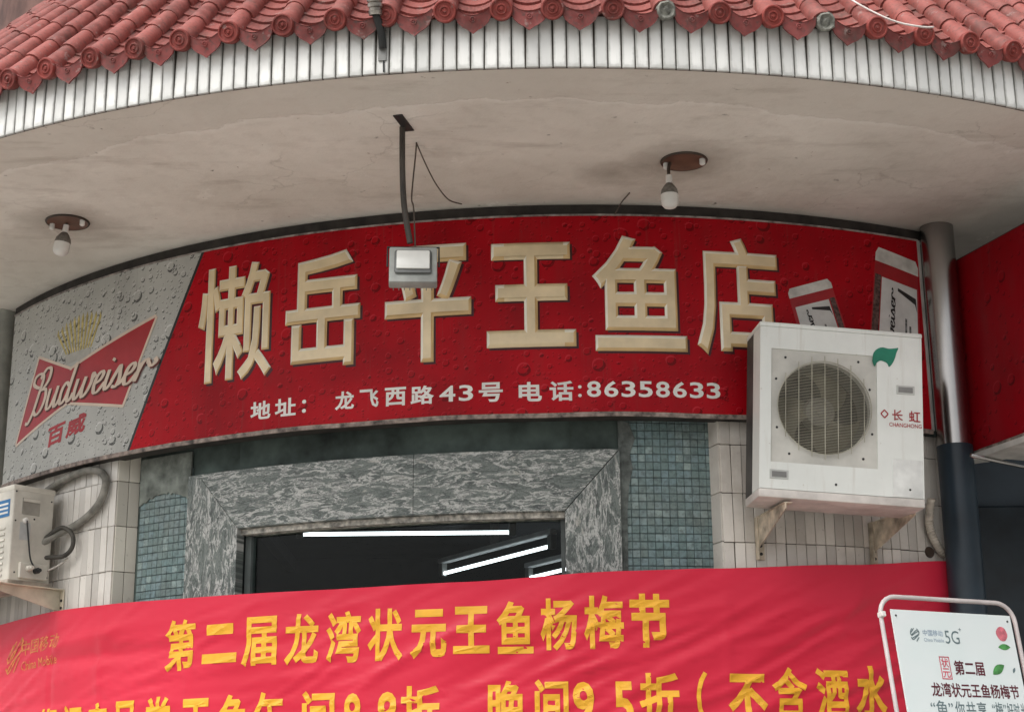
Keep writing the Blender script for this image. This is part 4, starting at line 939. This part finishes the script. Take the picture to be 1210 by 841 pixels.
for f in bm.faces:
    for l in f.loops: l[uvl].uv = (l.vert.co.x, l.vert.co.z)
put('red_face', tomesh(bm, 'red_face'), m_print('shaded_red_print', (.26, .0025, .008), (.08, .001, .003), (.32, .02, .03), ((8, .0, .3, .4), (20, 0, .34, .5)), .38, (.20, .002, .006), .25), NS, NSM)  # red darkened: the shade on this sign is put into its print colour
bm = bmesh.new(); box(bm, 0, L, -.008, .0, -.012, .010, bev=.002); put('bottom_trim', tomesh(bm, 'bottom_trim'), MTRIM, NS, NSM)

# ------------------------------------------------------------------ floodlight hung from the soffit
FL = thing('floodlight', (-.487, 7.12, ZS), 'square grey floodlight on a bent rod hanging from the soffit before the sign', 'floodlight')
bm = bmesh.new(); box(bm, -.022, .022, -.09, .09, -.006, -.001, bev=.001); put('ceiling_plate', tomesh(bm, 'ceiling_plate'), MDARK, FL, Matrix.Translation((-.482, 7.075, ZS)) @ Matrix.Rotation(R_(-14), 4, 'Z'))
bm = bmesh.new(); tube(bm, spline([(-.491, 7.12, ZS - .003), (-.489, 7.125, ZS - .2), (-.480, 7.13, ZS - .38), (-.452, 7.14, 4.22)], 6), .0135, 8); put('rod', tomesh(bm, 'rod', angle=50), plain('rod_brown', (.07, .06, .05), .6, var=.3), FL)
HM = Matrix.Translation((-.437, 7.13, 4.105)) @ Matrix.Rotation(R_(3), 4, 'Z') @ Matrix.Rotation(R_(-16), 4, 'X')
bm = bmesh.new(); box(bm, -.107, .107, -.02, .035, -.095, .095, bev=.007, seg=2); put('housing', tomesh(bm, 'housing', angle=40), plain('flood_grey', (.30, .31, .29), .5, var=.15), FL, HM)
bm = bmesh.new(); box(bm, -.082, .082, -.034, -.0205, -.055, .068, bev=.010, seg=2); put('reflector_rim', tomesh(bm, 'reflector_rim', angle=40), plain('flood_rim', (.16, .165, .16), .4), FL, HM)
bm = bmesh.new(); box(bm, -.074, .074, -.044, -.0345, -.038, .060, bev=.006, seg=2); put('lens', tomesh(bm, 'lens', angle=40), plain('flood_lens', (.68, .68, .64), .25, var=.05), FL, HM)
for k in range(8):
    bm = bmesh.new(); box(bm, -.09 + k * .0245, -.086 + k * .0245, .0355, .07, -.08, .08); put('cooling_fin', tomesh(bm, 'cooling_fin'), MGREYP, FL, HM)
bm = bmesh.new(); tube(bm, [(-.115, 0, .0), (-.115, -.0, .105), (.115, 0, .105), (.115, 0, 0)], .005, 6); put('yoke', tomesh(bm, 'yoke'), MDARK, FL, HM)
bm = bmesh.new(); tube(bm, spline([(-.437, 7.30, ZS - .002), (-.440, 7.30, ZS - .06), (-.455, 7.27, ZS - .28), (-.44, 7.18, 4.40), (-.43, 7.15, 4.21)], 8), .004, 6)
cw = put('lamp_cable', tomesh(bm, 'lamp_cable', True), plain('cable_brown', (.09, .07, .055), .7)); tag(cw, 'thin cable dropping from the soffit to the floodlight', 'cable')
bm = bmesh.new(); tube(bm, spline([(-.437, 7.30, ZS - .003), (-.40, 7.45, ZS - .05), (-.36, 7.65, ZS - .07), (-.31, 7.9, ZS - .05), (-.25, 8.06, ZS - .012)], 8), .0035, 6)
cw = put('soffit_cable', tomesh(bm, 'soffit_cable', True), plain('cable_brown', (.09, .07, .055), .7)); tag(cw, 'thin sagging cable running from the floodlight cable towards the sign', 'cable')

# ------------------------------------------------------------------ two bulbs on soffit roses
def bulb(x, y, off, label, drop, th):
    T = thing('ceiling_lamp', (x, y, ZS), label, 'lamp')
    bm = bmesh.new(); lathe(bm, [(0, -.004), (.098, -.004), (.104, -.009), (.108, -.001), (.11, 0)], 36); put('rose', tomesh(bm, 'rose', angle=40), plain('rose_brown', (.15, .075, .05), .6, var=.2), T, Matrix.Translation((x, y, ZS)))
    bm = bmesh.new(); tube(bm, [(.108 * cos(i * pi / 18), .108 * sin(i * pi / 18), -.004) for i in range(37)], .0065, 6, False); put('rose_rim', tomesh(bm, 'rose_rim', True), plain('rim_dark', (.05, .035, .025), .5), T, Matrix.Translation((x, y, ZS)))
    bx, by = x + off[0], y + off[1]
    for q in ((-.085, .02), (.085, -.03)):
        bm = bmesh.new(); lathe(bm, [(.014, -.005), (.014, -.03), (.008, -.036), (0, -.036)], 10); put('clip', tomesh(bm, 'clip', angle=40), MWHITEP, T, Matrix.Translation((x + q[0], y + q[1], ZS)))
    bm = bmesh.new(); tube(bm, spline([(x + off[0] * .9, y + off[1] * .9, ZS - .01), (bx, by, ZS - .04), (bx, by, ZS - drop - .004)], 5), .008, 8); put('flex', tomesh(bm, 'flex', True), plain('rim_dark', (.05, .035, .025), .5), T)
    BM_ = Matrix.Translation((bx, by, ZS - drop)) @ Matrix.Rotation(th, 4, 'Y')
    bm = bmesh.new(); lathe(bm, [(0, .0), (.015, 0), (.016, -.03), (.017, -.042), (0, -.042)], 14); put('socket', tomesh(bm, 'socket', angle=40), MWHITEP, T, BM_)
    bm = bmesh.new(); lathe(bm, [(.016, -.043), (.026, -.055), (.038, -.074), (.042, -.095), (.042, -.10), (0, -.10)], 22); put('heat_sink', tomesh(bm, 'heat_sink', angle=40), plain('sink_grey', (.18, .165, .145), .5, var=.2, sc=60), T, BM_)
    bm = bmesh.new(); lathe(bm, [(.0425, -.1005), (.0425, -.135), (.039, -.152), (.028, -.164), (.012, -.170), (0, -.171)], 22); put('diffuser', tomesh(bm, 'diffuser', angle=60), plain('bulb_white', (.70, .69, .65), .35, var=.04), T, BM_)
bulb(.835, 7.549, (-.075, .0), 'white bulb on a brown ceiling rose above the right half of the sign', .075, 0)
bulb(-2.316, 8.288, (-.005, .0), 'white bulb on a brown ceiling rose at the far left of the soffit', .02, R_(8))
bm = bmesh.new(); tube(bm, spline([(.60, 7.95, ZS - .003), (.56, 8.02, ZS - .03), (.53, 8.06, ZS - .075)], 6), .0035, 6)
cw = put('loose_wire', tomesh(bm, 'loose_wire', True), plain('cable_brown', (.09, .07, .055), .7)); tag(cw, 'short loose wire end hanging from the soffit left of the right bulb', 'wire')

# ------------------------------------------------------------------ fitting and wires on the eave
fm = frame(CE, R_(-7.95), RE, 0)
EF = thing('pipe_fitting', (0, 0, 0), 'striped metal pipe fitting bolted to the white eave tiles', 'fitting', None, fm @ Matrix.Translation((0, 0, ZS + .05)))
bm = bmesh.new(); box(bm, -.018, .018, -.013, -.007, .055, .20, bev=.002); put('strap', tomesh(bm, 'strap'), MGREYP, EF, fm @ Matrix.Translation((-.008, 0, ZS)))
bm = bmesh.new(); tube(bm, spline([(-.004, -.016, ZS + .11), (-.006, -.05, ZS + .17), (-.02, -.10, ZS + .235)], 5), [.017] * 11, 10); put('elbow', tomesh(bm, 'elbow', True), MDARK, EF, fm)
bm = bmesh.new(); lathe(bm, [(.020, 0), (.028, .0), (.030, .018), (.026, .022), (.026, .030), (.032, .034), (.032, .048), (.028, .052), (.034, .058), (.034, .075), (.026, .082), (0, .082)], 18, Matrix.Translation((-.02, -.10, ZS + .225)) @ Matrix.Rotation(R_(18), 4, 'X')); put('coupling', tomesh(bm, 'coupling', angle=30), plain('coupling_steel', (.40, .37, .33), .35, .8, var=.3, sc=30), EF, fm)
bm = bmesh.new(); tube(bm, [(-.002, -.010, ZS + .055), (-.001, -.010, ZS + .004)], .004, 6); put('drip_wire', tomesh(bm, 'drip_wire'), MDARK, EF, fm)
def rp_(th, d, h): return slope(R_(th), d, h).translation
bm = bmesh.new(); tube(bm, spline([rp_(14.4, .8, .1), rp_(14.9, .42, .075), rp_(15.4, .18, .06), rp_(16.4, .035, .05), rp_(17.3, -.02, .045), rp_(18.4, -.045, .05), rp_(19.0, -.04, .055)], 8), .0045, 6)
cw = put('white_wire', tomesh(bm, 'white_wire', True), plain('wire_white', (.74, .68, .64), .5)); tag(cw, 'thin white wire lying over the roof tiles at the right', 'wire')
bm = bmesh.new(); tube(bm, spline([rp_(-31, .98, .09), rp_(-29, 1.05, .07), rp_(-26, 1.12, .08), rp_(-24.6, 1.2, .09)], 8), .006, 6)
cw = put('grey_wire', tomesh(bm, 'grey_wire', True), plain('wire_grey', (.5, .48, .45), .5)); tag(cw, 'pale wire crossing the roof tiles at the top left corner', 'wire')

# ------------------------------------------------------------------ notice board on a tube stand
PW, PHT = .66, 1.62
PM = Matrix.Translation((2.075, 7.40, ZT + .045)) @ Matrix.Rotation(R_(24), 4, 'Z') @ Matrix.Rotation(R_(-9), 4, 'X')
PS = thing('notice_stand', (0, 0, 0), 'white printed notice board in a pale tube frame at the lower right', 'notice board', None, PM)
TX, TZ = .372, 1.905
pts = [(-TX, 0, .02), (-TX, 0, TZ - .09)] + [(-TX + .09 - .09 * cos(t_), 0, TZ - .09 + .09 * sin(t_)) for t_ in [i * pi / 12 for i in range(1, 7)]] + [(TX - .09 + .09 * sin(t_), 0, TZ - .09 + .09 * cos(t_)) for t_ in [i * pi / 12 for i in range(0, 7)]] + [(TX, 0, .02)]
MTUBEF = plain('tube_pale', (.55, .50, .49), .4, var=.1)
bm = bmesh.new(); tube(bm, pts, .0105, 10); put('tube_frame', tomesh(bm, 'tube_frame', angle=60), MTUBEF, PS, PM)
for x in (-TX, TX):
    bm = bmesh.new(); tube(bm, [(x, -.22, .012), (x, .22, .012)], .0125, 8); put('foot', tomesh(bm, 'foot', True), MTUBEF, PS, PM)
bm = bmesh.new(); tube(bm, [(-TX + .012, 0, .30), (TX - .012, 0, .30)], .010, 8); put('cross_bar', tomesh(bm, 'cross_bar', True), MTUBEF, PS, PM)
bm = bmesh.new(); box(bm, -.012, .012, -.018, .018, -.012, .012, bev=.003); put('corner_clip', tomesh(bm, 'corner_clip'), MWHITEP, PS, PM @ Matrix.Translation((-TX, -.008, TZ - .088)))
BX = PW / 2; BZ0, BZ1 = .36, 1.84
t = NT('poster_paper'); o_ = t.n('TexCoord').outputs['Object']
cc = t.mix(t.ramp(t.noise(o_, 2.2, 3), .35, .7), (.66, .70, .70), (.60, .68, .67)); t.set(cc, .35, spec=.4); t.bump(t.noise(o_, 4, 2), .15, .02)
bm = bmesh.new(); box(bm, -BX, BX, -.022, -.014, BZ0, BZ1, bev=.001); po = put('poster', tomesh(bm, 'poster'), t.m, PS, PM)
pmap = lambda x, z, o: PM @ Vector((x, -.0225 - o, z))
for x in (-BX + .022, BX - .022):
    bm = bmesh.new(); lathe(bm, [(.005, 0), (.005, .002), (0, .003)], 8, Matrix.Rotation(R_(90), 4, 'X')); put('eyelet', tomesh(bm, 'eyelet'), MDARK, po, PM @ Matrix.Translation((x, -.0222, BZ1 - .028)))
MTXT = plain('poster_maroon', (.10, .012, .022), .5); MPB = plain('poster_blue_grey', (.30, .38, .47), .5); MPD = plain('poster_slate', (.12, .17, .18), .5); MPR = plain('poster_seal_red', (.55, .06, .10), .5); MPG = plain('poster_green', (.07, .26, .07), .5, var=.3, sc=30); MPK = plain('poster_pink', (.62, .16, .20), .5, var=.25, sc=40)
emblem(lambda x, y: (-.222 + x * .024, BZ1 - .112 + y * .030), MPD, po, pmap, .16, 'sponsor_emblem', .0006)
writing('sponsor_characters', '中国移动', (-.178, -.070, BZ1 - .114, BZ1 - .086), pmap, MPB, po, bold=.01, lift=.0006, step=None)
writing('sponsor_latin', 'China Mobile', (-.178, -.070, BZ1 - .140, BZ1 - .124), pmap, MPB, po, bold=.0, lift=.0006, step=None)
writing('network_mark', '5G', (-.060, .018, BZ1 - .145, BZ1 - .085), pmap, MPD, po, bold=.0, lift=.0006, step=None)
writing('network_mark', '+', (.022, .036, BZ1 - .085, BZ1 - .070), pmap, MPD, po, bold=.0, lift=.0006, step=None)
# seal
z0 = BZ1 - .305
outl2 = [(-.112, z0), (-.062, z0), (-.062, z0 + .098), (-.112, z0 + .098)]
for (xa, za), (xb, zb) in zip(outl2, outl2[1:] + outl2[:1]):
    bm = bmesh.new(); prism(bm, [(min(xa, xb) - .002, min(za, zb) - .002), (max(xa, xb) + .002, min(za, zb) - .002), (max(xa, xb) + .002, max(za, zb) + .002), (min(xa, xb) - .002, max(za, zb) + .002)], .0004, .0007); put('seal_line', bend(bm, 'seal_line', pmap, None), MPR, po)
writing('seal_characters', '状', (-.107, -.067, z0 + .051, z0 + .093), pmap, MPR, po, bold=.012, lift=.0006, step=None)
writing('seal_characters', '元', (-.107, -.067, z0 + .005, z0 + .047), pmap, MPR, po, bold=.012, lift=.0006, step=None)
writing('title_characters', '第二届', (-.040, .125, BZ1 - .286, BZ1 - .220), pmap, MTXT, po, bold=.022, lift=.0006, step=None)
writing('title_characters', '龙湾状元王鱼杨梅节', (-.185, .295, BZ1 - .386, BZ1 - .322), pmap, MTXT, po, bold=.018, lift=.0006, step=None)
for s, rc in (('“鱼”', (-.205, -.085, BZ1 - .465, BZ1 - .402)), ('你', (-.075, -.023, BZ1 - .470, BZ1 - .404)), ('共', (-.015, .037, BZ1 - .470, BZ1 - .404)), ('享', (.045, .097, BZ1 - .470, BZ1 - .404)), ('，', (.102, .112, BZ1 - .480, BZ1 - .460)), ('“梅”', (.128, .205, BZ1 - .465, BZ1 - .402)), ('好', (.210, .244, BZ1 - .470, BZ1 - .404)), ('时', (.249, .280, BZ1 - .470, BZ1 - .404)), ('光', (.286, .318, BZ1 - .470, BZ1 - .404))):
    writing('slogan_character', s, rc, pmap, MPD, po, bold=.008, lift=.0006, step=None)
def leafp(cx, cz, L_, W_, an, mat, nm):
    pts = []
    for i in range(9): u = i / 8; pts.append((u * L_ - L_ / 2, W_ * sin(pi * u) ** .8))
    for i in range(7, 0, -1): u = i / 8; pts.append((u * L_ - L_ / 2, -W_ * .8 * sin(pi * u)))
    bm = bmesh.new(); prism(bm, [(cx + x * cos(an) - y * sin(an), cz + x * sin(an) + y * cos(an)) for x, y in pts], .0004, .0008); put(nm, bend(bm, nm, pmap, None), mat, po)
leafp(.205, BZ1 - .255, .085, .022, R_(32), MPG, 'printed_leaf'); leafp(.292, BZ1 - .255, .030, .007, R_(60), MPD, 'printed_leaf'); leafp(.262, BZ1 - .150, .07, .016, R_(2), MPG, 'printed_leaf')
bm = bmesh.new(); prism(bm, [(.262 + .031 * cos(i * pi / 9) * (1 + .06 * sin(5 * i)), BZ1 - .088 + .034 * sin(i * pi / 9)) for i in range(18)], .0004, .0008); put('printed_fruit', bend(bm, 'printed_fruit', pmap, None), MPK, po)

for o in scene.objects:
    if o.type == 'MESH' and len(o.data.materials) == 0: o.data.materials.append(MGREYP)
